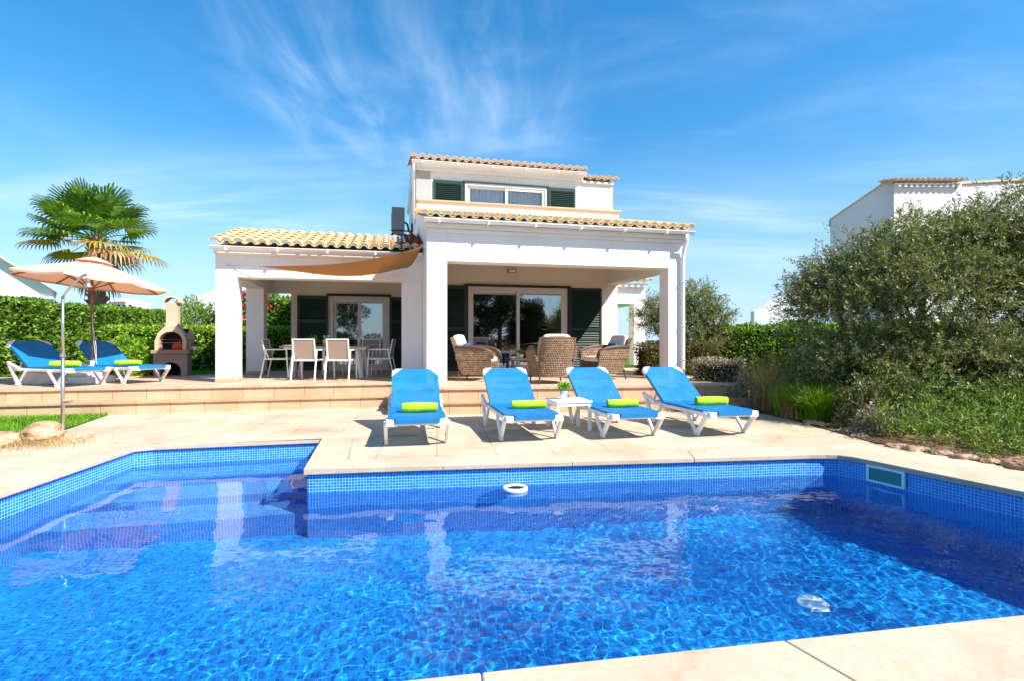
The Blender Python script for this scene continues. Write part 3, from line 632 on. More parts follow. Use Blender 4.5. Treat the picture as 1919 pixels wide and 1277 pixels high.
b = MB(); b.box((.0, -.10, 3.27), (5.24, -.002, 3.36)); b.box((.0, -.05, 3.20), (5.24, -.002, 3.27)); part(b, 'cornice', W0, .008)
def gutter(u0, u1, v, z, r=.055, hang=.9):
    b = MB(); sg = 8; nseg = 10; ps = []
    for uu in (u0, u1):
        for k in range(nseg + 1):
            a = math.pi + math.pi * k / nseg; ps.append((uu, v + r * math.cos(a), z + r * math.sin(a)))
    w_ = nseg + 1
    base = len(b.v); b.v += ps
    for k in range(nseg): b.f.append((base + k, base + k + 1, base + w_ + k + 1, base + w_ + k)); b.m.append(0); b.uv.append([(0, 0)] * 4)
    for ss in (0, w_): b.f.append(tuple(base + ss + k for k in range(w_))); b.m.append(0); b.uv.append([(0, 0)] * w_)
    b.tube([(u0, v - r, z), (u1, v - r, z)], .009, 6)
    x = u0 + .25
    while x < u1: b.box((x, v - r - .012, z - r - .012), (x + .03, v + r + .04, z - r + .004)); b.box((x, v - r - .014, z - r - .012), (x + .03, v - r - .002, z + .012)); x += hang
    return part(b, 'gutter', M['pvc'])
gutter(-.06, 5.33, -.20, 3.40)
b = MB(); b.tube([(5.17, -.20, 3.35), (5.17, -.20, 3.22), (5.17, -.08, 3.05), (5.17, -.055, 2.9), (5.17, -.055, TZ + .08), (5.17, -.12, TZ + .03)], .038, 10)
for z in (2.4, 1.5, .8): b.lathe([(.046, z - .015), (.046, z + .015)], 12, mx=Matrix.Translation((5.17, -.055, 0)))
part(b, 'downpipe', M['pvc'], smooth=True)
# left roof
roof_tiles(-3.84, -.12, 1.04, 3.05, 2.99, .30, M['tile'])
roof_tiles(-.34, .0, 1.01, 3.1, 3.02, .30, M['tileold'], name='roof')
b = MB(); b.prism([(1.08, 2.95), (3.05, 2.93 + 2.07 * .3), (4.85, 3.3), (4.85, 2.95), (1.15, 2.86)], -3.86, -.001, axis='x'); b.prism([(4.851, 3.2), (9, 3.2), (9, 3.3), (4.851, 3.3)], -3.1, -.001, axis='x'); part(b, 'roof_deck', W0)
b = MB(); b.box((-3.88, 1.13, 2.84), (-.001, 1.218, 2.93)); part(b, 'cornice', W0, .006)
gutter(-3.90, -.05, 1.01, 2.96)
# upper floor
wall_open(.0, 5.41, 4.0, 4.2, 4.2, 5.60, [(1.26, 3.49, 4.3, 5.34)], W0)
b = MB(); b.box((5.21, 4.2, 4.2), (5.41, 9, 5.6)); b.box((.37, 3.3, 4.16), (5.3, 4.1, 4.2)); part(b, 'wall', W0)
slider(1.26, 3.49, 4.0, 4.3, 5.34, M['glassup'], fw=.06)
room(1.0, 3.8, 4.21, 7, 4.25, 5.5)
b = MB()
for (ua, ub) in ((1.38, 2.32), (2.42, 3.36)):
    n_ = 60; pr = []
    for k in range(n_ + 1):
        u = ua + (ub - ua) * k / n_; pr.append((u, 4.105 + .018 * math.sin(k * .95) + .012 * math.sin(k * 2.3 + 1)))
    for k in range(n_): b.quad([(*pr[k], 4.28), (*pr[k + 1], 4.28), (*pr[k + 1], 5.30), (*pr[k], 5.30)])
part(b, 'curtain', M['curtain'])
shutter(.44, 1.20, 4.0, 4.3, 5.36, (), .05); shutter(3.54, 4.30, 4.0, 4.3, 5.36, (), .05)
b = MB(); b.box((1.20, 3.94, 5.34), (3.54, 3.995, 5.38)); b.box((1.22, 3.95, 4.3), (1.255, 3.995, 5.34)); b.box((3.495, 3.95, 4.3), (3.53, 3.995, 5.34)); part(b, 'shutter_rail', M['green'])
b = MB(); b.box((0, 2.99, 4.0), (5.14, 3.15, 4.53)); b.box((4.98, 3.15, 4.0), (5.14, 4.0, 4.53)); part(b, 'parapet', W0)
b = MB(); b.box((-.04, 2.94, 4.53), (5.19, 3.2, 4.575)); part(b, 'parapet_cap', M['peach'], .006)
roof_tiles(-.06, 4.50, 3.83, 6.4, 5.80, .22, M['tiler'])
b = MB(); b.prism([(3.87, 5.74), (6.4, 5.74 + 2.53 * .22), (9, 5.75), (9, 5.6), (4.0, 5.6)], -.06, 4.52, axis='x'); part(b, 'roof_deck', W0)
roof_tiles(4.62, 5.45, 3.88, 6.0, 5.60, .22, M['tiler'])
b = MB(); b.box((-.0, 3.90, 5.58), (4.50, 3.998, 5.66)); b.box((4.50, 3.93, 5.54), (5.41, 3.998, 5.6)); part(b, 'cornice', W0, .006)
gutter(-.12, 4.55, 3.79, 5.76)
b = MB(); b.tube([(-.07, 3.79, 5.70), (-.07, 3.85, 5.6), (-.05, 4.05, 5.4), (-.05, 4.05, 4.2)], .035, 8); part(b, 'downpipe', M['pvc'], smooth=True)
# rear wing on the right
b = MB(); b.box((5.24, 6.0, 2.40), (7.41, 6.3, 3.0)); b.box((7.03, 6.0, TZ), (7.41, 6.4, 2.40)); b.box((7.2, 6.4, 2.4), (7.41, 9, 3.0)); b.box((5.24, 8.8, TZ), (6.2, 9, 3.0)); b.box((7.03, 8.6, TZ), (7.41, 9, 2.4)); part(b, 'rear_wing', W0)
roof_tiles(5.3, 7.45, 5.75, 8.5, 3.05, .22, M['tile'])
b = MB(); b.box((5.24, 5.85, 2.93), (7.41, 8.5, 3.04)); part(b, 'cornice', W0)
# air conditioner on a wall bracket
ac = thing('air_conditioner', 'grey air conditioning unit bracketed to the upper left wall above the roof', 'air conditioner', tuple(HW(-.42, 6.0, 4.32)), 13)
b = MB(); b.box((-.18, -.42, .06), (.18, .42, .68)); b.build('casing', mat('ac_casing', (.16, .16, .16), .5), ac, bevel=.02)
b = MB()
for k in range(9): b.lathe([(.03 + .025 * k, -.004), (.036 + .025 * k, -.004), (.036 + .025 * k, .004), (.03 + .025 * k, .004)], 20, mx=Matrix.Translation((-.185, .1, .38)) @ Matrix.Rotation(rad(90), 4, 'Y'))
b.build('grille', M['black'], ac)
b = MB()
for y in (-.3, .3): b = MB(); b.bar((-.2, y, .03), (.42, y, .03), .03, .04); b.bar((.40, y, .03), (.40, y, .4), .03, .03); b.build('bracket', M['black'], ac)
b = MB(); b.tube([(.18, -.2, .3), (.26, -.2, .25), (.3, -.18, .05), (.38, -.18, 0), (.4, -.18, -.35)], .03, 7); b.build('pipe', M['black'], ac)
ch = thing('roof_vent', 'small dark grey vent cowl sticking up behind the left tiled roof', 'roof vent', tuple(HW(-.95, 3.6, 3.2)), 13)
b = MB(); b.lathe([(.07, 0), (.06, .35), (.03, .62), (.01, .66)], 10); b.build('cowl', M['grey'], ch)
# shade sail strung in front of the left porch
sa_ = thing('shade_sail', 'sand coloured triangular shade sail strung across the left porch front', 'shade sail', tuple(P0), 13)
Aq, Bq, Cq = Vector((-.10, .0, 2.92)), Vector((-.36, 1.13, 2.68)), Vector((-3.10, 1.08, 2.62)); b = MB(); ns = 26
def sp(i, j):
    s, t = i / ns, j / ns                       # s from C to the edge A-B, t along the edge
    e0 = Cq.lerp(Aq, s); e1 = Cq.lerp(Bq, s); p = e0.lerp(e1, t)
    inw = math.sin(math.pi * min(s, 1)) * .08
    p.z -= inw + .13 * math.sin(math.pi * s ** 1.5) * (.35 + .65 * math.sin(math.pi * t)); p.y += inw * .3 * (1 - 2 * t) ; p.z -= .10 * math.sin(math.pi * t) * s
    return p
for i in range(ns):
    for j in range(ns): b.quad([sp(i, j), sp(i + 1, j), sp(i + 1, j + 1), sp(i, j + 1)])
o = b.build('sail_cloth', M['sail'], sa_, fixn=True, smooth=True); o.modifiers.new('s', 'SOLIDIFY').thickness = .004
b = MB(); b.tube([sp(0, 0), (-3.70, 1.215, 2.64)], .006, 5); b.build('cord', M['steel'], sa_); b = MB(); b.tube([Aq, (.0, -.02, 2.94)], .008, 5); b.build('cord', M['steel'], sa_); b = MB(); b.tube([Bq, (-.30, 1.22, 2.69)], .008, 5); b.build('cord', M['steel'], sa_)

# ------------------------------------------------------------------ sun loungers with rolled towels
def lounger():
    t = thing('sun_lounger', '', 'sun lounger', group='blue and white resin sun loungers'); w = .31
    sh = .30; hy = 1.10; ty, tz = 1.76, .76
    b = MB()                       # seat frame
    for s in (-1, 1): b.bar((s * w, .02, sh - .02), (s * w, 1.62, sh - .02), .045, .05)
    b.bar((-w, .04, sh - .025), (w, .04, sh - .025), .05, .05); b.bar((-w, .62, sh - .045), (w, .62, sh - .045), .04, .04); b.bar((-w, 1.14, sh - .045), (w, 1.14, sh - .045), .04, .04); b.bar((-w, 1.6, sh - .03), (w, 1.6, sh - .03), .05, .05)
    b.build('frame', M['lwhite'], t, bevel=.012)
    b = MB()                       # back frame and prop
    for s in (-1, 1): b.bar((s * (w - .03), hy, sh), (s * (w - .03), ty, tz), .035, .04)
    b.bar((-w + .03, ty, tz), (w - .03, ty, tz), .04, .04); b.bar((-w + .05, 1.42, .51), (w - .05, 1.42, .51), .03, .03); b.bar((-.2, 1.45, .53), (-.2, 1.6, sh - .02), .025, .025); b.bar((.2, 1.45, .53), (.2, 1.6, sh - .02), .025, .025)
    b.build('back_frame', M['lwhite'], t, bevel=.008)
    def slab(y0, z0, y1, z1, wa, wb, c0, c1, name, nseg=10, sag=.02):   # sling strip with chamfered corners
        b = MB(); d = Vector((0, y1 - y0, z1 - z0)); L = d.length; pr = []
        for k in range(nseg + 1):
            s = k / nseg * L; ww = wa
            if s < c0: ww = wa - (c0 - s)
            if L - s < c1: ww = min(ww, wa - (c1 - (L - s)) * .8)
            pr.append((k / nseg, ww))
        nn = Vector((0, -d.z, d.y)).normalized(); m = 8; g = []
        for f, ww in pr:
            row = []
            for j in range(m + 1):
                x = -ww + 2 * ww * j / m; p = Vector((x, y0, z0)) + d * f + nn * (.03 - sag * math.cos(x / wa * math.pi / 2) * math.sin(math.pi * f)); row.append(p)
            row = [row[0] - nn * .05] + row + [row[-1] - nn * .05]; g.append(row)
        for i in range(nseg):
            for j in range(m + 2): b.quad([g[i][j], g[i][j + 1], g[i + 1][j + 1], g[i + 1][j]])
        b.quad([g[-1][k] for k in range(1, m + 2)] + [g[-1][m + 1] - nn * .05, g[-1][1] - nn * .05][:2]) if False else None
        for gi in (0, -1):
            for j in range(1, m + 1): b.quad([g[gi][j], g[gi][j + 1], g[gi][j + 1] - nn * .055, g[gi][j] - nn * .055])
        o = b.build(name, M['sling'], t, fixn=True, smooth=False); o.modifiers.new('s', 'SOLIDIFY').thickness = .004; return o
    slab(-.035, sh, hy, sh, w + .015, 0, .09, .0, 'seat_sling', 26, .012)
    slab(hy + .01, sh, ty, tz, w + .01, 0, .0, .15, 'back_sling', 20, .02)
    for s in (-1, 1):              # white corner brackets
        b = MB(); b.prism([(s * (w + .03), -.02), (s * (w + .03), .15), (s * (w - .0), .15), (s * (w - .10), .03), (s * (w - .10), -.02)], sh - .055, sh + .022); b.build('corner_bracket', M['lwhite'], t, bevel=.012)
        b = MB(); d = (Vector((0, ty, tz)) - Vector((0, hy, sh))).normalized(); up = Vector((0, -d.z, d.y))
        mx = Matrix(((1, 0, 0, 0), (0, d.y, up.y, ty), (0, d.z, up.z, tz), (0, 0, 0, 1)))
        bb = MB(); bb.prism([(s * (w + .015), -.03), (s * (w - .03), .015), (s * (w - .13), .02), (s * (w - .13), -.005), (s * (w - .02), -.13), (s * (w + .015), -.15)], -.035, .026)
        bb.v = [tuple(mx @ Vector(q)) for q in bb.v]; bb.build('corner_bracket', M['lwhite'], t, bevel=.01)
    for s in (-1, 1):
        x = s * (w + .035)
        b = MB(); b.bar((x, .03, sh - .01), (x, .25, .035), .04, .062); b.bar((x, .27, .035), (x, .50, sh - .03), .034, .045); b.bar((x, .21, .022), (x, .31, .022), .042, .044); b.build('leg', M['lwhite'], t, bevel=.012)
        b = MB(); b.bar((x, 1.64, .41), (x, 1.36, .035), .04, .062); b.bar((x, 1.33, .035), (x, 1.12, sh - .03), .034, .045); b.bar((x, 1.29, .022), (x, 1.41, .022), .042, .044); b.bar((x, 1.66, .40), (x, 1.30, sh - .005), .04, .05); b.build('leg', M['lwhite'], t, bevel=.012)
    return t
lp = lounger()
def towel_roll():
    t = thing('rolled_towel', '', 'towel', group='rolled lime green towels on the loungers'); L = .42; b = MB(); n = 26; m = 14; g = []
    for i in range(m + 1):
        x = -L / 2 + L * i / m; row = []
        for k in range(n):
            a = 2 * math.pi * k / n; r = .062 * (1 - .10 * (abs(2 * i / m - 1)) ** 6) * (1 + .035 * math.sin(3 * a + i * .5) + .02 * math.sin(i * 1.7 + a)); row.append((x, r * 1.06 * math.cos(a), .058 + r * .92 * math.sin(a)))
        g.append(row)
    for i in range(m):
        for k in range(n): b.quad([g[i][k], g[i][(k + 1) % n], g[i + 1][(k + 1) % n], g[i + 1][k]])
    b.build('terry_roll', M['towel'], t, fixn=True, smooth=True)
    b = MB()
    for s in (-1, 1):              # spiral ends
        b = MB(); pts = []
        for k in range(60):
            a = k * .33; r = .055 * (1 - k / 62); pts.append((s * (L / 2 - .002), r * math.cos(a), .058 + r * .9 * math.sin(a)))
        b.tube(pts, .0065, 5); b.build('rolled_edge', M['towel'], t, smooth=True)
    return t
tw = towel_roll()
# (centre of the front feet, heading of the head end)
spots = [((-1.10, 6.17), 11, 'blue sun lounger at the left end of the poolside row'), ((.205, 6.45), 12.5, 'poolside blue sun lounger left of the small white table'),
         ((1.45, 6.63), 13, 'poolside blue sun lounger right of the small white table'), ((2.66, 6.80), 14, 'blue sun lounger at the right end of the row beside the shrubs')]
tl = ['rolled lime towel on the leftmost poolside lounger', 'rolled lime towel on the lounger left of the white table', 'rolled lime towel on the lounger right of the white table', 'rolled lime towel on the rightmost poolside lounger']
offs = [(.04, .60), (.10, .66), (.08, .62), (.14, .66)]
def place(i, c, rz, lab, z, tlab, off, tr=0):
    a = rad(rz); d = Vector((-math.sin(a), math.cos(a))); org = Vector(c) - d * .26
    L = lp if i == 0 else dup(lp, (0, 0, 0), 0, ''); L.location = (org.x, org.y, z); L.rotation_euler = (0, 0, a); L['label'] = lab
    tp = org + d * off[1] + Vector((math.cos(a), math.sin(a))) * off[0]
    t = tw if i == 0 else dup(tw, (0, 0, 0), 0, ''); t.location = (tp.x, tp.y, z + .315); t.rotation_euler = (0, 0, a + rad(tr)); t['label'] = tlab; t.scale = (1 + .05 * math.sin(i * 2.3), 1 + .07 * math.sin(i * 3.1 + 1), 1 + .08 * math.sin(i * 1.7 + 2))
for i, ((c, rz, lab), tlb, of) in enumerate(zip(spots, tl, offs)): place(i, c, rz, lab, 0, tlb, of, [-3, -9, -8, -9][i])
# two on the terrace: feet toward the right
Bf = Vector((-7.64, 8.97)); wd2 = Vector((.35, .937)); place(4, tuple(Bf + wd2 * .34), 69, 'blue lounger at the left end of the upper terrace by the shower', TZ, 'rolled lime towel on the terrace lounger behind the shower pole', (-.02, .62), -50)
Bf = Vector((-7.02, 9.66)); place(5, tuple(Bf + wd2 * .34), 67, 'blue lounger on the upper terrace between parasol base and barbecue', TZ, 'rolled lime towel on the terrace lounger near the barbecue', (-.02, .66), -50)

# small white table with a potted plant
st_ = thing('side_table', 'small square white side table between the poolside loungers', 'side table', (.76, 7.20, 0), 13)
b = MB(); b.box((-.25, -.25, .375), (.25, .25, .40)); b.box((-.235, -.235, .33), (.235, .235, .375)); b.build('table_top', M['pvc'], st_, bevel=.006)
for sx_ in (-1, 1):
    for sy in (-1, 1): b = MB(); b.box((sx_ * .22 - .022, sy * .22 - .022, 0), (sx_ * .22 + .022, sy * .22 + .022, .33)); b.build('leg', M['pvc'], st_, bevel=.004)
def potplant(loc, r, h, n, ls, label, m, pm='pot'):
    t = thing('potted_plant', label, 'plant', loc); b = MB(); b.lathe([(r * .75, 0), (r, h), (r * .9, h), (r * .7, h * .8), (0, h * .8)], 18); b.build('pot', M[pm], t, smooth=True)
    P = R.normal(size=(n, 3)) * [r * .62, r * .62, r * .42] + [0, 0, h * 1.45]; leaves('foliage', P, unit(P - [0, 0, h * .6] + R.normal(size=(n, 3)) * r * .4), R.uniform(ls * .6, ls * 1.2, n), ls * .55, M[m], t); return t
potplant((.70, 7.24, .40), .052, .105, 240, .05, 'small green plant in a white pot on the poolside table', 'llime')

# ------------------------------------------------------------------ dining set in the left porch
tb = thing('dining_table', 'long dining table with slatted top and white splayed legs in the left porch', 'dining table', (-3.94, 11.55, TZ), 4)
b = MB()
for k in range(9): b.box((-.92, -.43 + k * .097, .645), (.92, -.43 + k * .097 + .088, .67))
b.build('table_top', M['tabletop'], tb); b = MB(); b.box((-.84, -.38, .60), (.84, .38, .644)); b.build('apron', M['chairw'], tb)
for sx_ in (-1, 1):
    for sy in (-1, 1): b = MB(); b.bar((sx_ * .74, sy * .34, 0), (sx_ * .66, sy * .30, .6), .085, .06); b.build('leg', M['chairw'], tb, bevel=.006)
def dchair():
    t = thing('dining_chair', '', 'dining chair', group='white framed taupe chairs round the dining table'); w = .21; Cw = M['chairw']
    b = MB(); b.box((-w, -.2, .395), (w, .22, .41)); b.build('seat', M['taupe'], t, bevel=.004)
    b = MB(); b.quad([(-w, .222, .43), (w, .222, .43), (w, .30, .82), (-w, .30, .82)]); o = b.build('backrest', M['taupe'], t); o.modifiers.new('s', 'SOLIDIFY').thickness = .006
    b = MB(); b.bar((-w, -.2, .40), (-w, .24, .40), .025, .03); b.bar((w, -.2, .40), (w, .24, .40), .025, .03); b.bar((-w, -.2, .40), (w, -.2, .40), .025, .03); b.bar((-w, .23, .40), (w, .23, .40), .025, .03)
    for s in (-1, 1): b.bar((s * w, .225, .40), (s * w, .305, .835), .028, .022)
    b.bar((-w - .01, .305, .83), (w + .01, .305, .83), .022, .03); b.build('frame', Cw, t, bevel=.004)
    for s in (-1, 1):
        b = MB(); b.bar((s * (w + .02), -.23, 0), (s * (w + .02), -.19, .59), .026, .026); b.build('leg', Cw, t, bevel=.004)
        b = MB(); b.bar((s * (w + .02), .33, 0), (s * (w + .02), .21, .59), .026, .026); b.build('leg', Cw, t, bevel=.004)
        b = MB(); b.bar((s * (w + .02), -.20, .60), (s * (w + .02), .25, .60), .03, .022); b.build('armrest', Cw, t, bevel=.004)
    return t
dc = dchair(); dc.location = (-4.07, 10.70, TZ); dc.rotation_euler = (0, 0, rad(180)); dc['label'] = 'taupe dining chair seen from behind, left one at the table front'
dup(dc, (-3.42, 10.74, TZ), 180, 'taupe dining chair seen from behind, right one at the table front')
dup(dc, (-4.95, 11.4, TZ), 97, 'white dining chair at the left end of the table')
dup(dc, (-2.86, 11.55, TZ), -86, 'white dining chair at the right end of the table by the glass door')
dup(dc, (-4.1, 12.4, TZ), 2, 'taupe dining chair on the far side of the table, left one'); dup(dc, (-3.35, 12.45, TZ), 1, 'taupe dining chair on the far side of the table, right one')
z_ = TZ + .67
def jug(loc, r, h, label, fill=None):
    t = thing('glass_jug', label, 'jug', loc); b = MB(); b.lathe([(r * .8, .004), (r, h * .4), (r * .7, h * .8), (r * .8, h)], 16, cap=False); b.build('glass_body', M['clear'], t, smooth=True)
    if fill: 
        P = R.normal(size=(9, 3)) * [r * .5, r * .5, h * .12] + [0, 0, h * .4]; b = MB()
        for p in P: b.lathe([(0, -.035), (.028, -.015), (.034, 0), (.028, .02), (0, .035)], 10, mx=Matrix.Translation(p), cap=False)
        b.build('lemon_pieces', M['yellow'], t, smooth=True)
    return t
jug((-3.93, 11.3, z_), .085, .25, 'glass jug of bright yellow lemons on the dining table', True); jug((-3.3, 11.5, z_), .05, .2, 'clear glass carafe at the right of the dining table'); jug((-4.72, 11.5, z_), .045, .22, 'tall clear glass at the left of the dining table')
b = MB(); b.lathe([(0, .004), (.09, .004), (.14, .018), (.14, .022), (0, .012)], 24, cap=False); pl = b.build('dinner_plate', M['pot'], smooth=True); pl.location = (-4.75, 11.35, z_); tag(pl, 'white plate on the left end of the dining table', 'plate')
potplant((-4.35, 11.6, z_), .07, .09, 200, .06, 'low green plant in a pot between the dining chairs', 'llime')

# ------------------------------------------------------------------ wicker armchairs and low table
def wchair():
    t = thing('wicker_armchair', '', 'armchair', group='woven wicker armchairs in the main porch')
    def shell(rows, th, name):     # rows: list of polylines, thickened sheet
        b = MB(); n = len(rows[0]); g = [[Vector(p) for p in r] for r in rows]
        nrm = [[None] * n for _ in rows]
        for i in range(len(rows)):
            for j in range(n):
                du = g[i][min(j + 1, n - 1)] - g[i][max(j - 1, 0)]; dv = g[min(i + 1, len(rows) - 1)][j] - g[max(i - 1, 0)][j]; nrm[i][j] = du.cross(dv).normalized() * th / 2
        L = [[0] * n for _ in rows]; H = [[0] * n for _ in rows]
        for i in range(len(rows)):
            for j in range(1, n): L[i][j] = L[i][j - 1] + (g[i][j] - g[i][j - 1]).length
            for j in range(n): H[i][j] = 0 if i == 0 else H[i - 1][j] + (g[i][j] - g[i - 1][j]).length
        for sgn in (1, -1):
            for i in range(len(rows) - 1):
                for j in range(n - 1):
                    ids = [(i, j), (i, j + 1), (i + 1, j + 1), (i + 1, j)]
                    if sgn < 0: ids = ids[::-1]
                    b.quad([g[a][c] + nrm[a][c] * sgn for a, c in ids], 0, [(L[a][c], H[a][c]) for a, c in ids])
        edge = [(0, j) for j in range(n)] + [(i, n - 1) for i in range(1, len(rows))] + [(len(rows) - 1, j) for j in range(n - 2, -1, -1)] + [(i, 0) for i in range(len(rows) - 2, 0, -1)]
        for k in range(len(edge)):
            a = edge[k]; c = edge[(k + 1) % len(edge)]; b.uvquad([g[a[0]][a[1]] + nrm[a[0]][a[1]], g[a[0]][a[1]] - nrm[a[0]][a[1]], g[c[0]][c[1]] - nrm[c[0]][c[1]], g[c[0]][c[1]] + nrm[c[0]][c[1]]])
        return b.build(name, M['wicker'], t)
    # outer shell: arms and back in one sweep; y+ is the back, x width
    def ring_(z, w, yb, yf, n=22):
        pts = []
        for k in range(n + 1):
            s = k / n
            if s < .33: q = s / .33; pts.append((-w, yf + (yb - .12 - yf) * q, z))
            elif s < .67:
                q = (s - .33) / .34; a = math.pi - math.pi * q; pts.append((w * math.cos(a) * (1 if abs(math.cos(a)) > .99 else 1) if False else -w + 2 * w * q, yb - .12 + .12 * math.sin(math.pi * q) ** .5, z))
            else: q = (s - .67) / .33; pts.append((w, yb - .12 + (yf - yb + .12) * q, z))
        return pts
    base = [ring_(.13 + .29 * k / 5, .33 + .012 * k, .36 + .012 * k, -.36) for k in range(6)]
    shell(base, .05, 'base_shell')
    # sloping arms
    for s in (-1, 1):
        rows = []
        for k in range(5):
            z = .42 + .05 * k; rows.append([(s * (.39 + .008 * k), .38 - .74 * q / 8, min(.42 + (.24 * k / 4) * (1 if q < 5 else 1 - (q - 5) * .12), .9)) for q in range(9)])
        shell(rows, .055, 'arm')
        b = MB(); b.tube([(s * .43, .38, .66), (s * .43, .05, .665), (s * .42, -.2, .63), (s * .40, -.34, .57), (s * .38, -.38, .44)], .04, 9); b.build('armrest', M['wicker'], t, smooth=True)
    rows = []
    for k in range(9):
        q = k / 8; z = .40 + .46 * q; yb = .40 + .15 * q; w = .36 - .01 * q + .03 * math.sin(q * 3); rows.append([(-w + 2 * w * j / 12, yb - .10 * (abs(2 * j / 12 - 1)) ** 3, z + (.02 * math.cos((2 * j / 12 - 1) * 1.5) if k == 8 else 0)) for j in range(13)])
    shell(rows, .055, 'backrest')
    for s in (-1, 1):
        rows = [[(s * (.355 + .01 * math.sin(q * .5)), .33 + .15 * q / 6 + .03 - .26 * j / 4 * (1 - q / 9), .44 + .42 * q / 6 - .02 * j) for j in range(5)] for q in range(7)]; shell(rows, .05, 'wing')
    def cush(a, bb, name, m, rot=0, loc=(0, 0, 0), seg=8):
        b = MB(); sx, sy, sz = [(bb[i] - a[i]) / 2 for i in range(3)]; c = [(bb[i] + a[i]) / 2 for i in range(3)]
        n = 14; rows = []
        for i in range(n + 1):
            ph = -math.pi / 2 + math.pi * i / n; row = []
            for k in range(24):
                th = 2 * math.pi * k / 24
                e = .35
                f = lambda v: math.copysign(abs(v) ** e, v)
                row.append((c[0] + sx * f(math.cos(ph)) * f(math.cos(th)), c[1] + sy * f(math.cos(ph)) * f(math.sin(th)), c[2] + sz * f(math.sin(ph)) * (1 - .0)))
            rows.append(row)
        for i in range(n):
            for k in range(24): b.quad([rows[i][k], rows[i][(k + 1) % 24], rows[i + 1][(k + 1) % 24], rows[i + 1][k]])
        o = b.build(name, m, t, fixn=True, smooth=True); o.location = loc; o.rotation_euler = (rot, 0, 0); return o
    cush((-.33, -.36, .36), (.33, .34, .47), 'seat_cushion', M['cushion'])
    cush((-.30, -.06, 0), (.30, .06, .50), 'back_cushion', M['cushion'], -.28, (0, .31, .44))
    cush((-.17, -.05, 0), (.17, .05, .28), 'throw_pillow', M['cushblue'], -.35, (0, .18, .47))
    for sx_ in (-1, 1):
        for sy in (-1, 1): b = MB(); b.tube([(sx_ * .32, sy * .33, .2), (sx_ * .34, sy * .36, 0)], [.022, .015], 8); b.build('leg', M['wicker'], t)
    return t
wc = wchair(); wc.scale = (.9, .95, 1); wc.location = (-.66, 10.6, TZ); wc.rotation_euler = (0, 0, rad(78)); wc['label'] = 'wicker armchair facing right beside the left porch wall'
dup(wc, (.72, 9.98, TZ), 192, 'wicker armchair with its back to the pool, in the middle of the porch'); 
wc2 = dup(wc, (1.88, 11.0, TZ), -62, 'wicker armchair facing left by the right shutter, blue pillow on it')
def fix180(o, a): o.rotation_euler = (0, 0, rad(a))
fix180(wc2, -66)
ct = thing('coffee_table', 'low dark woven coffee table between the wicker armchairs', 'coffee table', (.35, 11.6, TZ), 13)
b = MB(); b.box((-.45, -.3, .36), (.45, .3, .40)); b.build('table_top', mat('dark_wood', (.06, .03, .02), .4), ct, bevel=.008)
for sx_ in (-1, 1):
    for sy in (-1, 1): b = MB(); b.box((sx_ * .4 - .03, sy * .26 - .03, 0), (sx_ * .4 + .03, sy * .26 + .03, .36)); b.build('leg', M['black'], ct)
potplant((.2, 11.6, TZ + .40), .05, .09, 120, .05, 'small plant in a pot on the dark coffee table', 'llime')

# ------------------------------------------------------------------ parasol, shower, barbecue
um = thing('parasol', 'open beige parasol on a wooden pole on the left terrace', 'parasol', (-7.83, 9.95, TZ))
b = MB(); b.tube([(0, 0, .05), (0, 0, 2.35)], .022, 10); b.build('pole', M['wood'], um, smooth=True)
b = MB(); b.box((-.26, -.26, 0), (.26, .26, .13)); b.box((-.19, -.19, .13), (.19, .19, .20)); b.tube([(0, 0, .2), (0, 0, .42)], .035, 10); b.build('base', M['pvc'], um, bevel=.02)
RX = 1.22; top = .40; n_ = 8; b = MB(); seg = 8
tilt = Matrix.Translation((0, 0, 1.90)) @ Matrix.Rotation(rad(4.5), 4, 'Y') @ Matrix.Rotation(rad(-4), 4, 'X') @ Matrix.Rotation(rad(20), 4, 'Z')
def cpnt(k, f, r):     # k panel, f across panel 0..1, r 0..1 radius
    a0 = 2 * math.pi * k / n_; a1 = 2 * math.pi * (k + 1) / n_; p = Vector((math.cos(a0), math.sin(a0), 0)).lerp(Vector((math.cos(a1), math.sin(a1), 0)), f) * RX * r
    sag = math.sin(math.pi * f) * .03 * r; p *= (1 - .04 * math.sin(math.pi * f) * r); p.z = top * (1 - r ** 1.12) - sag * .9; return tilt @ p
for k in range(n_):
    for i in range(seg):
        for j in range(6):
            q = [cpnt(k, j / 6, i / seg + .001), cpnt(k, (j + 1) / 6, i / seg + .001), cpnt(k, (j + 1) / 6, (i + 1) / seg), cpnt(k, j / 6, (i + 1) / seg)]; b.quad(q)
    for j in range(6):
        q0, q1 = cpnt(k, j / 6, 1), cpnt(k, (j + 1) / 6, 1); b.quad([q0, q1, q1 - Vector((0, 0, .035)), q0 - Vector((0, 0, .035))])
b.build('canopy', M['canopy'], um)
b = MB()
for k in range(8):
    a0 = 2 * math.pi * (k + .5) / 8
b.lathe([(.30, top - .035), (.16, top + .03), (.03, top + .075), (.0, top + .08)], 8, mx=tilt, cap=False); b.build('vent_cap', M['canopy'], um)
for k in range(n_):
    a0 = 2 * math.pi * k / n_; b = MB(); b.bar(tilt @ Vector((.03 * math.cos(a0), .03 * math.sin(a0), top - .03)), tilt @ Vector((RX * .98 * math.cos(a0), RX * .98 * math.sin(a0), -.022)), .018, .022)
    b.bar(tilt @ Vector((.03 * math.cos(a0), .03 * math.sin(a0), -.12)), tilt @ Vector((RX * .5 * math.cos(a0), RX * .5 * math.sin(a0), top * .53 - .03)), .014, .018); b.build('rib', M['wood'], um)
b = MB(); b.lathe([(.045, -.06), (.045, .06)], 12, mx=tilt @ Matrix.Translation((0, 0, -.12))); b.lathe([(.04, -.04), (.04, .05)], 12, mx=tilt @ Matrix.Translation((0, 0, top - .04))); b.build('hub', M['wood'], um)
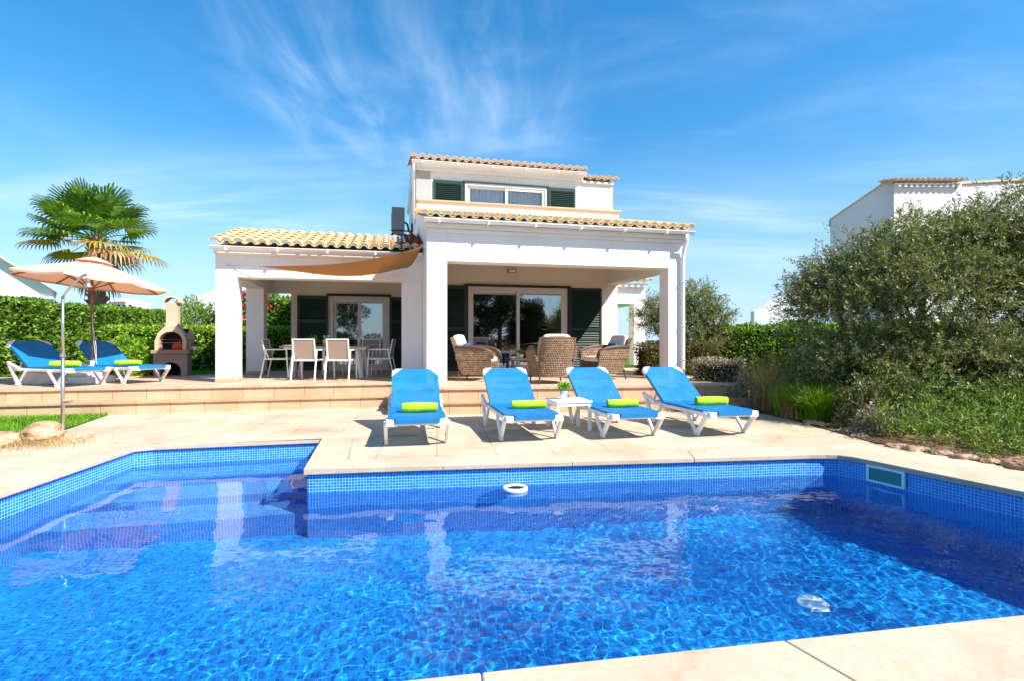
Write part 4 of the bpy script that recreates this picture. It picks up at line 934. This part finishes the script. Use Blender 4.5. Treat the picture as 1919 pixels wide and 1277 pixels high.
b = MB(); b.tube([(.03, -.03, 1.3), (.06, -.05, .9), (.13, -.08, .45), (.16, -.1, .36), (.12, -.06, .7), (.04, -.03, 1.1)], .0035, 5); b.build('cord', M['pvc'], um)
wb = thing('concrete_block', 'low whitish block on the terrace behind the left lounger', 'block', (-8.55, 9.75, TZ), 13)
b = MB(); b.box((-.24, -.2, 0), (.24, .2, .22)); b.build('block_body', M['concrete'], wb, bevel=.015)

shw = thing('garden_shower', 'tall steel outdoor shower standing on the lawn edge', 'shower', (-5.80, 6.89, 0))
b = MB(); b.tube([(0, 0, 0), (0, 0, 1.0)], .022, 12); b.tube([(0, 0, .95), (0, 0, 1.78)], .017, 12); b.build('pole', M['steel'], shw, smooth=True)
b = MB(); b.tube([(0, 0, 1.74), (.03, -.01, 1.80), (.13, -.03, 1.90), (.27, -.05, 2.02), (.34, -.06, 2.05), (.37, -.065, 2.03), (.38, -.07, 1.96)], .014, 10); b.build('arm', M['steel'], shw, smooth=True)
b = MB(); b.lathe([(.02, .05), (.03, .03), (.05, .0), (.05, -.012), (0, -.014)], 16, mx=Matrix.Translation((.38, -.07, 1.90))); b.build('shower_head', M['steel'], shw, smooth=True)
b = MB(); b.lathe([(.032, -.02), (.032, .02)], 12, mx=Matrix.Translation((0, 0, 1.0))); b.tube([(0, 0, .40), (.10, -.02, .40)], .014, 8); b.lathe([(.03, -.012), (.03, .012)], 10, mx=Matrix.Translation((.12, -.02, .41))); b.build('tap', M['steel'], shw)
b = MB(); b.lathe([(.05, 0), (.05, .01), (.026, .02)], 14); b.build('base_plate', M['steel'], shw)

bq = thing('barbecue', 'peach stone garden barbecue with chimney and glowing fire, by the hedge', 'barbecue', (-7.62, 12.0, TZ), 20); bq.scale = (.80, .85, 1)
b = MB()   # lower base with arched log store
def arch(w, h, r, n=10): return [(-w, 0), (-r, 0)] + [(-r * math.cos(math.pi * k / n), h + r * .75 * math.sin(math.pi * k / n)) for k in range(n + 1)] + [(r, 0), (w, 0)]
pf = arch(.40, .12, .25); b.prism(pf + [(.40, .50), (-.40, .50)], -.28, .28, axis='y'); b.box((-.38, .24, 0), (.38, .27, .5), 1); b.build('base', [M['bbqdark'], M['fire']], bq)  # back of the log store is a plain near-black panel
b = MB(); b.box((-.46, -.34, .50), (.46, .30, .58)); b.build('shelf', M['bbqdark'], bq, bevel=.012)
b = MB(); pf = arch(.38, .22, .28); pf = [(x, z + .58) for x, z in pf]; b.prism(pf + [(.38, .80), (.30, .98), (.15, 1.12), (-.15, 1.12), (-.30, .98), (-.38, .80)], -.26, .26, axis='y'); b.build('firebox', M['bbq'], bq)
b = MB(); b.box((-.34, .1, .585), (.34, .24, 1.08)); b.build('firebox_lining', M['fire'], bq)
b = MB(); b.prism([(-.15, 1.1), (.15, 1.1), (.14, 1.66), (-.14, 1.66)], -.14, .14, axis='y'); b.build('chimney', M['bbq'], bq, bevel=.01)
b = MB()
pr = [(.20 * math.cos(math.pi * k / 12), 1.66 + .14 * math.sin(math.pi * k / 12)) for k in range(13)]; pi_ = [(.17 * math.cos(math.pi * k / 12), 1.66 + .11 * math.sin(math.pi * k / 12)) for k in range(12, -1, -1)]
b.prism(pr + pi_, -.2, .2, axis='y'); b.build('chimney_cap', M['tiler'], bq)
b = MB(); b.lathe([(.0, 1.06), (.16, .86), (.17, .84), (.12, .84), (.12, .58)], 10, mx=Matrix.Translation((.42, -.02, 0)), cap=False); b.build('side_turret', M['bbqdark'], bq)
b = MB()
for k in range(9): b.tube([(-.26 + k * .065, -.2, .74), (-.26 + k * .065, .1, .74)], .004, 5)
b.tube([(-.28, -.2, .74), (.28, -.2, .74)], .006, 5); b.tube([(-.28, -.2, .82), (.28, -.2, .82)], .006, 5); b.build('grill_rack', M['grey'], bq)
P = R.normal(size=(34, 3)) * [.06, .04, .02] + [.10, 0, .60]; leaves('flames', P, unit(R.normal(size=(34, 3)) * [.3, .3, .2] + [0, 0, 1]), R.uniform(.08, .22, 34), .05, M['flame'], bq)
potplant((-7.02, 11.82, TZ + .58), .05, .08, 120, .05, 'little dark green pot plant on the right of the barbecue shelf', 'lhedge', 'concrete')

# ------------------------------------------------------------------ vegetation
def lump(P, s, a, seed):
    r = np.random.default_rng(seed); o = np.zeros(len(P))
    for k in range(6): d = r.normal(size=3) * s; o += np.sin(P @ d + r.uniform(0, 6)) * a / 3
    return o
def hedge(label, p, q, depth, z0, h, dens, ls, m, core=True, name='hedge', lumpa=.07, flowers=None, extra_mats=None, topboost=1, lw=.6):
    p = np.array(p, float); q = np.array(q, float); L = np.linalg.norm(q - p); ang = math.degrees(math.atan2(q[1] - p[1], q[0] - p[0])); t = thing(name, label, 'hedge' if name == 'hedge' else 'shrub', (p[0], p[1], z0), ang)
    faces = [(L * h, 0), (L * depth * topboost, 1), (depth * h, 2), (depth * h, 3), (L * h * .5, 4)]; Ps = []; Ns = []
    for a, k in faces:
        n = int(a * dens); u = R.uniform(0, 1, n); v = R.uniform(0, 1, n)
        if k == 0: P = np.stack([u * L, np.zeros(n), v * h], 1); Nn = [0, -1, .15]
        elif k == 1: P = np.stack([u * L, v * depth, np.full(n, h)], 1); Nn = [0, 0, 1]
        elif k == 2: P = np.stack([np.zeros(n), u * depth, v * h], 1); Nn = [-1, 0, .15]
        elif k == 3: P = np.stack([np.full(n, L), u * depth, v * h], 1); Nn = [1, 0, .15]
        else: P = np.stack([u * L, np.full(n, depth), v * h], 1); Nn = [0, 1, .15]
        Nn = np.tile(np.array(Nn, float), (n, 1)); Nn = unit(Nn); P = P + Nn * (lump(P, 2.2, lumpa, 3) + lump(P, 7, lumpa * .5, 4) - R.exponential(.04, n))[:, None]; Ps.append(P); Ns.append(Nn)
    P = np.concatenate(Ps); Nn = np.concatenate(Ns)
    # round the top edges
    over = np.maximum(P[:, 2] - (h - .12), 0); P[:, 1] += np.where(P[:, 1] < depth / 2, 1, -1) * over * .45
    D = unit(Nn * .7 + R.normal(size=P.shape) * .75 + [0, 0, .25]); n = len(P); mi = None; mats = [M[m]] + ([M[x] for x in (extra_mats or [])])
    if flowers:
        cl = P[R.integers(0, n, flowers[0])]; d = np.min(np.linalg.norm(P[:, None, :] - cl[None], axis=2), axis=1); mi = np.where(d < flowers[1], 1, 0); mi = np.where((mi == 1) & (R.random(n) < .75), 1, 0)
    leaves('foliage', P, D, R.uniform(ls * .6, ls * 1.3, n), ls * lw, mats, t, mi)
    if core: b = MB(); b.box((.08, .09, 0), (L - .08, depth - .09, h - .10)); b.build('dark_core', M['hcore'], t)  # solid near-black box for the dark inside of the hedge
    return t
hedge('tall clipped green hedge along the left edge of the garden', (-11.55, 18.6), (-10.55, 8.4), 1.2, TZ - .1, 1.86, 700, .075, 'lhedge') if False else None
hedge('tall clipped green hedge along the left edge of the garden', (-10.72, 9.4), (-11.65, 18.8), -1.2, TZ - .1, 1.88, 0, .075, 'lhedge') if False else None
t = hedge('tall clipped green hedge along the left edge of the garden', (-12.7, 17.6), (-11.6, 8.0), 1.1, TZ - .1, 1.88, 10, .075, 'lhedge') if False else None
# hedge front must face +X: run it from far to near so that its -y side looks right
def hedge_dir(label, near, far, depth, *a, **k):
    return hedge(label, near, far, depth, *a, **k)
# local -y side faces right when the hedge runs from near to far (angle 96 deg -> -y is +x)
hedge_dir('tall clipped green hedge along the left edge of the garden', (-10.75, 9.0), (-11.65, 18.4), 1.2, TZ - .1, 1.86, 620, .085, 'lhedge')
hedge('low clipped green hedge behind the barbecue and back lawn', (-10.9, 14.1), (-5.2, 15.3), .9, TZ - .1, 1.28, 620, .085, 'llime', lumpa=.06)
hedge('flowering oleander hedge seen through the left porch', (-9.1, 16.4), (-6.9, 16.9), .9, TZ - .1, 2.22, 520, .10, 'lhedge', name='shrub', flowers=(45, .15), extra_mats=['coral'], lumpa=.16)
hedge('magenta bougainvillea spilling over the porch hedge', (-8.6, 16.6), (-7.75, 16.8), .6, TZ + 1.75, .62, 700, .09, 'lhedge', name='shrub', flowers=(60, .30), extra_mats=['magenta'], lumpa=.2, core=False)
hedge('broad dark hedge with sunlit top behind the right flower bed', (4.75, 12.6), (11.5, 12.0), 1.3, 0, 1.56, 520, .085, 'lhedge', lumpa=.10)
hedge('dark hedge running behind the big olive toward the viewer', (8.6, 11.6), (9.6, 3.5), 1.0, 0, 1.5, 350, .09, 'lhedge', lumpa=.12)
def bush(label, c, r, n, ls, m, name='shrub', trunk=True, lw=.55, cat='shrub', flowers=None, fm='white_pet', up=.25):
    t = thing(name, label, cat, c); r = np.array(r, float)
    d = rdir(n); d[:, 2] = np.abs(d[:, 2]) * 1.0 - .12; d = unit(d); rr = R.uniform(0, 1, n) ** .22
    P = d * r * (rr * (1 + lump(d, 3.5, .14, n % 97) + lump(d, 9, .08, 5)))[:, None]; P[:, 2] = np.maximum(P[:, 2], .01)
    mi = None; mats = [M[m]]
    if flowers: mats.append(M[fm]); mi = (R.random(n) < flowers).astype(int)
    leaves('foliage', P, unit(d * .6 + R.normal(size=P.shape) * .7 + [0, 0, up]), R.uniform(ls * .6, ls * 1.3, n), ls * lw, mats, t, mi)
    if trunk:
        b = MB()
        for k in range(5): a = k * 1.26; b.tube([(0, 0, 0), (r[0] * .3 * math.cos(a), r[1] * .3 * math.sin(a), r[2] * .5), (r[0] * .55 * math.cos(a), r[1] * .55 * math.sin(a), r[2] * .8)], [.03, .02, .008], 5)
        b.build('stems', M['bark'], t)
    return t
bush('rounded bright green bush left of the barbecue', (-8.75, 12.3, TZ - .05), (.72, .7, .95), 9000, .075, 'llime')
bush('white flowering oleander above the slanted wall', (-10.2, 17.2, TZ + .6), (1.15, .9, 1.45), 6000, .13, 'lhedge', flowers=.04, lw=.3)
hedge('clipped brownish green shrub under the porch side opening', (2.95, 11.75), (4.5, 11.95), .75, TZ - .25, .95, 1500, .05, 'lbrown', name='shrub', lumpa=.08)
hedge('clipped grey pink shrub row right of the villa column', (3.45, 10.35), (4.30, 9.95), .8, .1, .72, 2200, .045, 'lgrey', name='shrub', lumpa=.10)
bush('grey straw coloured clump at the end of the steps', (4.12, 9.35, .0), (.34, .34, .62), 2600, .07, 'lgrey', lw=.2)

def olive(label, c, blobs, ntw, per, ll, lw, limbs, name='olive_tree', m='lolive', seedk=1, sc=1):
    blobs = [(tuple(x * sc for x in p), tuple(x * sc for x in q)) for p, q in blobs]
    t = thing(name, label, 'tree', c); r_ = np.random.default_rng(seedk); Ps = []; Ds = []
    vol = np.array([b[1][0] * b[1][1] * b[1][2] for b in blobs]) ** .75; vol = vol / vol.sum()
    for (bc, br), f in zip(blobs, vol):
        n = int(ntw * f); d = unit(r_.normal(size=(n, 3))); k = d[:, 2] < -.35; d[k, 2] *= -.5; d = unit(d)
        rad_ = r_.uniform(.25, 1, n) ** .42 * (1 + lump(d, 3, .26, seedk + n % 13) + lump(d, 9, .20, seedk + 9)); B = np.array(bc) + d * np.array(br) * rad_[:, None] * .86
        tw = unit(d * .75 + r_.normal(size=(n, 3)) * .55 + [0, 0, .35]); ln = r_.uniform(.14, .42, n) * (1 + .7 * (r_.random(n) < .07) * (d[:, 2] > 0))
        for j in range(per):
            s = (j + r_.uniform(0, .6, n)) / per; droop = -.18 * (s ** 2)
            P = B + tw * (ln * s)[:, None] + np.stack([0 * s, 0 * s, droop * ln], 1); side = unit(np.cross(tw, unit(r_.normal(size=(n, 3))))); Ps.append(P); Ds.append(unit(tw * .65 + side * .8))
    P = np.concatenate(Ps); D = np.concatenate(Ds); k = P[:, 2] > .06 - c[2]; P = P[k]; D = D[k]
    leaves('crown', P, D, r_.uniform(ll * .6, ll * 1.25, len(P)), lw, M[m], t)
    b = MB()
    for l in limbs: b.tube(l[0], l[1], 8)
    for (bc, br) in blobs:
        for k in range(7):
            d = unit(r_.normal(size=3)); e = np.array(bc) + d * np.array(br) * .75; mid = (np.array(bc) * .6 + e * .4) + r_.normal(size=3) * .05; b.tube([tuple(np.array(bc) - [0, 0, br[2] * .5]), tuple(mid), tuple(e)], [.022, .014, .005], 5)
    b.build('trunk', M['bark'], t, smooth=True); return t
T0 = (6.40, 8.2, 0)
olive('big silvery olive tree overhanging the right side of the pool deck', T0,
      [((-.2, 0, 1.8), (1.35, 1.2, 1.0)), ((-1.05, .1, 1.45), (.95, .9, .85)), ((.45, .0, 2.4), (.85, .8, .60)), ((1.1, .0, 2.35), (1.1, 1.0, .85)), ((1.7, .1, 1.5), (1.1, 1.1, 1.2)), ((-1.55, .2, 1.75), (.40, .4, .32)), ((-.1, -.3, .75), (1.35, .9, .75)), ((1.4, -.3, .7), (1.1, .8, .7)), ((2.3, -.5, .5), (1.2, .8, .5)), ((-1.15, -.15, .65), (.8, .7, .65))],
      9000, 22, .062, .0160, [([(0, 0, 0), (-.1, 0, .5), (-.45, 0, 1.2), (-.8, 0, 2.0)], [.09, .08, .06, .03]), ([(0, 0, 0), (.2, 0, .6), (.7, 0, 1.4), (1.0, 0, 2.2)], [.09, .075, .055, .03]), ([(0, .1, 0), (.05, .1, .8), (-.1, 0, 1.7), (0, 0, 2.6)], [.07, .06, .045, .02])], seedk=3, sc=1.08)
olive('smaller olive tree standing just right of the villa columns', (4.0, 12.6, .3),
      [((0, 0, 1.25), (.8, .6, .7)), ((.35, 0, 1.75), (.6, .5, .45)), ((-.55, 0, 1.35), (.5, .45, .55)), ((.8, 0, 1.3), (.4, .4, .5)), ((.3, 0, .7), (.8, .6, .45))],
      1700, 16, .07, .018, [([(0, 0, 0), (.05, 0, .5), (-.1, 0, 1.2)], [.05, .045, .02]), ([(0, 0, 0), (.2, 0, .6), (.5, 0, 1.4)], [.05, .04, .02])], seedk=8)
# ornamental grasses and ground cover
def tuft(label, c, rxy, n, h, lean, w, m, name='grass_clump', cat='ornamental grass'):
    t = thing(name, label, cat, c); a = R.uniform(0, 6.28, n); rr = np.sqrt(R.uniform(0, 1, n)); P = np.stack([rr * rxy[0] * np.cos(a), rr * rxy[1] * np.sin(a), np.zeros(n)], 1)
    blades('blades', P, R.uniform(h * .5, h, n), R.uniform(lean * .3, lean, n), w, M[m], t, seg=4); return t
tuft('dry straw grass clump behind the rightmost lounger', (4.35, 9.1, 0), (.24, .24), 420, 1.25, .6, .011, 'ldry')
tuft('fresh green strappy clump beside the dry grass', (4.38, 8.45, 0), (.22, .25), 500, .62, .7, .016, 'llime')
tuft('arching yellow green grass mound at the deck edge', (4.52, 7.95, 0), (.20, .20), 1500, .78, 1.7, .012, 'llime')
tuft('yellowish grass clump left of the arching mound', (4.30, 8.15, 0), (.12, .16), 260, .45, .8, .012, 'ldry')
bush('dark leafy shrub at the foot of the big olive tree', (5.1, 7.2, 0), (.7, .55, .8), 7000, .06, 'lolive', lw=.3)
bush('dark shrub behind the arching grass mound', (5.5, 9.3, 0), (1.0, .8, 1.15), 7000, .075, 'lhedge', lw=.4)
bush('greyish low shrub by the edging rocks', (4.62, 6.75, 0), (.26, .26, .34), 1800, .05, 'lgrey', lw=.3)
gc = np.array([(4.5, 6.6), (4.38, 6.2), (4.62, 5.65), (4.95, 5.05), (5.5, 4.35), (7.2, 2.9), (9.2, 2.9), (9.2, 7.5), (5.2, 7.3)])
n = 26000; X = R.uniform(4.3, 9.2, n); Y = R.uniform(2.9, 7.5, n); k = inside([tuple(p) for p in gc], X, Y); X = X[k]; Y = Y[k]
mound = .10 + .16 * np.sin(X * 3.1 + Y) ** 2 + .10 * np.sin(Y * 5 + X * 2) + np.clip(((X - 4.5) * .56 + (Y - 6.0) * .83) * .42, 0, .42)
ns_ = 5200; ii = R.integers(0, len(X), ns_); B = np.stack([X[ii], Y[ii], mound[ii] * R.uniform(.1, 1, ns_)], 1); sd_ = unit(R.normal(size=(ns_, 3)) * [.75, .75, .3] + [0, 0, .9]); Ls = R.uniform(.14, .34, ns_); Ps = []; Ds = []
for j in range(13):
    f = (j + .5) / 13; P = B + sd_ * (Ls * f)[:, None] - np.stack([0 * Ls, 0 * Ls, Ls * .55 * f * f], 1); Ps.append(P); Ds.append(unit(sd_ * (1 - f)  + rdir(ns_) * .8 + [0, 0, .25 - .5 * f]))
P = np.concatenate(Ps); o = leaves('ground_cover', P, np.concatenate(Ds), R.uniform(.04, .10, len(P)), .012, M['lrose'], None); tag(o, 'dense spiky green ground cover along the right pool edge', 'ground cover', kind='stuff')
n = 900; f = R.uniform(0, 1, n); X = 4.36 + .55 * f + R.normal(0, .05, n); Y = 5.95 - 1.0 * f + R.normal(0, .04, n); o = blades('dry_stubble', np.stack([X, Y, np.full(n, .01)], 1), R.uniform(.02, .07, n), R.uniform(.3, 2, n), .006, M['lgrey'], seg=2); tag(o, 'greyish dry stubble between the edging stones', 'plant litter', kind='stuff')
# straw litter by the left rocks
n = 1500; X = R.normal(-5.55, .35, n); Y = R.normal(6.15, .22, n); blm = np.stack([X, Y, np.full(n, .01)], 1); o = blades('dry_litter', blm, R.uniform(.02, .09, n), R.uniform(.5, 3, n), .006, M['ldry'], seg=2); tag(o, 'dry straw litter around the left rocks', 'plant litter', kind='stuff')
# rocks
import bmesh
def rock(label, c, s, seed):
    bm = bmesh.new(); bmesh.ops.create_icosphere(bm, subdivisions=4, radius=1); r = np.random.default_rng(seed); ds = [(r.normal(size=3) * f, r.uniform(0, 6), a) for f, a in ((1.6, .16), (1.6, .16), (3, .09), (3.5, .08), (7, .04), (9, .04), (14, .025), (18, .02))]
    for v in bm.verts:
        p = np.array(v.co); f = 1 + sum(a * math.sin(p @ d + ph) for d, ph, a in ds); p = p * f; p = np.sign(p) * np.abs(p) ** .85; v.co = (p[0] * s[0], p[1] * s[1], p[2] * s[2])
    me = bpy.data.meshes.new('rock'); bm.to_mesh(me); bm.free(); me.materials.append(M['rock']); o = bpy.data.objects.new('rock', me); C.objects.link(o); o.location = c; return tag(o, label, 'rock')
rock('chunky pink limestone rock in front of the shower', (-5.58, 6.35, .05), (.22, .18, .15), 1); rock('flat ochre rock at the left edge of the picture', (-6.15, 6.15, .0), (.42, .25, .13), 2); rock('low brown rock below the pink boulder', (-5.95, 5.9, -.03), (.25, .2, .08), 9)
for i, (x, y, s, l) in enumerate(((4.30, 7.65, .12, 'small rough rock by the grass mound at the deck edge'), (4.42, 7.4, .10, 'brown rock next to the small rough one'), (4.38, 6.95, .09, 'low stone under the dark shrub'), (4.30, 6.6, .07, 'little stone just before the ground cover starts'),
    (4.32, 5.98, .08, 'flat edging stone, nearest to the pool corner'), (4.40, 5.8, .08, 'flat edging stone second from the pool corner'), (4.50, 5.6, .07, 'thin flaky edging stone in front of ground cover'), (4.60, 5.42, .08, 'broad edging stone in the middle of the right border'), (4.70, 5.22, .07, 'long edging stone near the right boulder'), (4.93, 4.98, .15, 'large pale boulder at the right edge of the picture'))):
    rock(l, (x, y, .0), (s * 1.5, s, s * .55), 20 + i)
# soil bed right
sheet('planting_bed', [(3.98, 9.3), (4.2, 8.0), (4.2, 7.0), (4.22, 6.2), (4.45, 5.6), (4.75, 4.96), (5.35, 4.2), (7, 2.7), (10, .5), (30, .5), (30, 14), (4.0, 14)], [], .012, M['soil'])

# fan palm
def palm():
    t = thing('fan_palm', 'tall fan palm with green and yellow fronds behind the parasol', 'palm', (-13.4, 17.2, 0)); H = 4.55
    b = MB(); b.tube([(0, 0, 0), (.05, 0, 2), (.02, 0, 3.6), (0, 0, H)], [.30, .24, .22, .20], 14)
    for k in range(90): a = R.uniform(0, 6.28); z = 2.2 + k / 90 * 2.3; b.bar((.2 * math.cos(a), .2 * math.sin(a), z), (.34 * math.cos(a), .34 * math.sin(a), z + .16), .07, .02)
    b.build('trunk', M['palmbark'], t)
    pal = [M['lpalm'], M['lpalmy'], M['lpalmd']]
    for k in range(38):
        el = rad(84 - k * 3.3 + R.uniform(-9, 9)); az = k * 2.399 + R.uniform(-.45, .45); mi = 0 if k < 26 else (1 if k < 31 else 2)
        if k in (22, 24): mi = 1
        if k > 32: el = rad(-50 - R.uniform(0, 30))
        d = Vector((math.cos(el) * math.cos(az), math.cos(el) * math.sin(az), math.sin(el))); pl_ = R.uniform(.95, 1.3) * (1 if k < 32 else .55); base = Vector((0, 0, H - .1 - max(0, k - 30) * .06)); mid = base + d * pl_ * .5; end = base + d * pl_ - Vector((0, 0, .08 * pl_))
        side = d.cross(Vector((0, 0, 1))).normalized() if abs(d.z) < .99 else Vector((1, 0, 0)); up = side.cross(d).normalized(); ps = MB()
        ps.tube([base, mid, end], [.022, .016, .012], 5)
        FR = R.uniform(.85, 1.2) * (1 if mi < 2 else .8); ns_ = 30
        for j in range(ns_):
            a = rad(-128 + 256 * j / (ns_ - 1)); sd = (d * math.cos(a) + side * math.sin(a)).normalized(); L = FR * (1 - .25 * (abs(a) / rad(128)) ** 2) * R.uniform(.9, 1.05)
            nx_ = (up + side * .0).normalized(); wv = sd.cross(nx_).normalized(); fold = .2 if mi == 0 else (.45 if mi == 1 else .9)
            dr = Vector((0, 0, -1)) * L
            p0 = end; p1 = end + sd * L * .55 + nx_ * .03 - Vector((0, 0, L * .04 * (1 + fold))); p2 = end + sd * L * .82 + dr * .05 * (1 + fold * 3); p3 = end + sd * L * .93 + dr * (.13 + fold * .45)
            w1, w2 = .040, .026
            ps.quad([p0, p0, p1 + wv * w1, p1 - wv * w1][1:]); ps.quad([p1 - wv * w1, p1 + wv * w1, p2 + wv * w2, p2 - wv * w2]); ps.quad([p2 - wv * w2, p2 + wv * w2, p3])
        ps.build('frond', pal[mi], t)
    return t
palm()
# pines behind the camera, seen mirrored in the glass doors
def pine(label, c, H, r, seed):
    t = thing('pine_tree', label, 'tree', c); r_ = np.random.default_rng(seed); b = MB(); b.tube([(0, 0, 0), (.1, 0, H * .5), (0, 0, H * .9)], [.2, .14, .05], 9); Ps = []; Ds = []
    for k in range(48):
        z = H * r_.uniform(.1, 1); a = r_.uniform(0, 6.28); q = r * (1.15 - z / H * .75) * r_.uniform(.4, 1); cc_ = np.array([q * math.cos(a), q * math.sin(a), z]); b.tube([(0, 0, z * .8), tuple(cc_)], [.05, .015], 5)
        n = 420; d = unit(r_.normal(size=(n, 3))); P = cc_ + d * [.75, .75, .5] * r_.uniform(.2, 1, (n, 1)) ** .5; Ps.append(P); Ds.append(unit(d + [0, 0, .6] + r_.normal(size=(n, 3)) * .5))
    P = np.concatenate(Ps); leaves('crown', P, np.concatenate(Ds), r_.uniform(.12, .3, len(P)), .05, M['lpine'], t); b.build('trunk', M['bark'], t); return t
pine('tall pine mirrored in the left pane of the main glass door', (9.6, -14.0, 0), 6.4, 3.4, 1); pine('broad pine mirrored in the middle of the main glass door', (12.4, -14.2, 0), 6.2, 3.2, 9)
pine('shorter pine mirrored in the right pane of the main glass door', (14.9, -14.0, 0), 4.4, 1.8, 2); pine('bushy low pine mirrored at the far right of the glass door', (16.4, -14.5, 0), 2.8, 1.4, 5)
pine('wide pine mirrored at the outer edge of the left pane', (6.4, -15.0, 0), 5.6, 3.4, 7); pine('wide pine mirrored in the dining porch door', (-1.2, -13.0, 0), 6.6, 4.0, 3)

# ------------------------------------------------------------------ neighbouring houses and far hill
def house(label, loc, rz, build_fn):
    t = thing('house', label, 'house', loc, rz); build_fn(t); return t
def nb_right(t):
    b = MB(); b.prism([(-1.85, 0), (.32, 0), (.32, 7.0), (0, 7.2), (-1.85, 5.95)], 0, 1.2, axis='y'); b.build('wall', M['wall2'], t).rotation_euler = (0, 0, rad(-30))
    b = MB(); b.prism([(0.0, -.3), (2.5, -.3), (6.2, 4), (3.1, 4)], 0, 7.0); b.build('wall', M['wall'], t)  # sun and shade put into plaster colour: white middle, greyer blocks beside
    b = MB(); b.prism([(2.5, 0), (9, 0), (9, 7.45), (2.5, 7.05)], 0, 6, axis='y'); b.build('wall', M['wall2'], t)
    roof_tiles(-.1, 2.5, -.5, .3, 7.02, .2, M['tiler'], parent=t)
    b = MB()
    for k in range(11): b.box((.1 + k * .215, -.42, 6.86), (.2 + k * .215, -.3, 6.99))
    b.build('cornice', M['wall'], t)
    b = MB(); b.prism([(-1.9, 5.92), (0, 7.21), (0, 7.27), (-1.9, 5.98)], -.05, 1.2, axis='y'); b.build('roof', M['tiler'], t).rotation_euler = (0, 0, rad(-30))
    b = MB(); b.prism([(2.5, 7.06), (9, 7.46), (9, 7.54), (2.5, 7.14)], -.06, 6, axis='y'); b.build('roof', M['tiler'], t)
    b = MB(); b.prism([(-4.75, 0), (-2.4, 0), (-2.4, 3.75), (-4.75, 2.35)], .6, .9, axis='y'); b.build('wall', M['wall2'], t)
    b = MB(); b.box((-3.6, .55, 1.35), (-2.9, .6, 2.0)); b.build('shutter', M['green'], t)
house('white two storey neighbour house behind the big olive tree', (14.1, 20.0, 0), 0, nb_right)
def nb_left(t):
    b = MB(); b.prism([(-8, 0), (5.45, 0), (5.45, 3.35), (2.6, 5.1), (-8, 5.1)], 0, 3, axis='y'); b.v = [(x - .88 * y, y, z) for x, y, z in b.v]; b.build('wall', M['wall'], t)
    b = MB(); b.prism([(2.6, 5.1), (5.6, 3.27), (5.6, 3.38), (2.6, 5.22)], -.2, 3.1, axis='y'); b.v = [(x - .88 * y, y, z) for x, y, z in b.v]; b.build('roof', M['wall2'], t)
    b = MB(); b.box((-6, -.1, 3.0), (5.5, 0, 3.12)); b.build('ledge', M['wall2'], t)
house('white gabled bungalow beyond the left hedge', (-25.2, 23.0, 0), 0, nb_left)
def nb_mid(t):
    b = MB(); b.prism([(-4.4, 0), (8, 0), (8, 4.9), (3.9, 5.2), (-4.4, 2.3)], 0, 6, axis='y'); b.build('wall', M['wall2'], t)
    for x in (1.6, 2.6): b = MB(); b.box((x, -.1, 3.6), (x + .5, 0, 3.75)); b.build('vent_hood', M['tiler'], t)
house('pale gabled house glimpsed behind the barbecue and left column', (-15.0, 27.0, 0), 0, nb_mid)
sw = thing('garden_wall', 'low white garden wall with slanted grey coping behind the barbecue', 'wall', (-10.4, 16.2, 0))
b = MB(); b.prism([(0, 0), (3.6, 0), (3.6, 1.18), (0, 1.62)], 0, .2, axis='y'); b.build('wall_body', M['wall'], sw)
b = MB(); b.prism([(-.1, 1.64), (3.7, 1.17), (3.7, 1.27), (-.1, 1.74)], -.1, .3, axis='y'); b.build('coping', M['concrete'], sw)
def far_h(label, x, y, z, w_, h):
    t = thing('distant_building', label, 'house', (x, y, z)); b = MB(); b.box((-w_ / 2, 0, 0), (w_ / 2, 4, h)); b.box((-w_ / 3, -.5, h), (w_ / 4, 3, h * 1.35)); b.build('wall', M['wall'], t)
    for k in range(4): b = MB(); b.box((-w_ / 2 + .6 + k * w_ / 4.4, -.06, h * .35), (-w_ / 2 + .6 + k * w_ / 4.4 + w_ / 9, 0, h * .7)); b.build('window', M['dark'], t)
far_h('far white block of flats on the hill left of the barbecue', -66, 90, 6.2, 4.2, 1.6); far_h('tiny white house on the far hill just left of the chimney', -60.5, 90, 5.0, 3, .9)
hb = MB(); xs = np.linspace(-95, -48, 40)
def hh(x): return 5.9 * math.exp(-((x + 68) / 14) ** 2) + .7 * math.sin(x * .6) + 1.6 * math.exp(-((x + 63) / 1.5) ** 2) * .4
for j, (y, f) in enumerate(((86, 0), (92, .9), (100, 1.0), (115, .3))):
    pass
ys = [(84, 0), (90, .85), (98, 1.0), (112, .2)]
for i in range(len(xs) - 1):
    for (ya, fa), (yb, fb) in zip(ys, ys[1:]): hb.quad([(xs[i], ya, hh(xs[i]) * fa), (xs[i + 1], ya, hh(xs[i + 1]) * fa), (xs[i + 1], yb, hh(xs[i + 1]) * fb), (xs[i], yb, hh(xs[i]) * fb)])
tag(hb.build('hill', M['hill'], smooth=True), kind='structure')
bush('dark round tree on the far hill left of the chimney', (-62.2, 88, 4.6), (1.6, 1.5, 2.2), 1500, .5, 'lhedge', name='distant_tree', cat='tree')
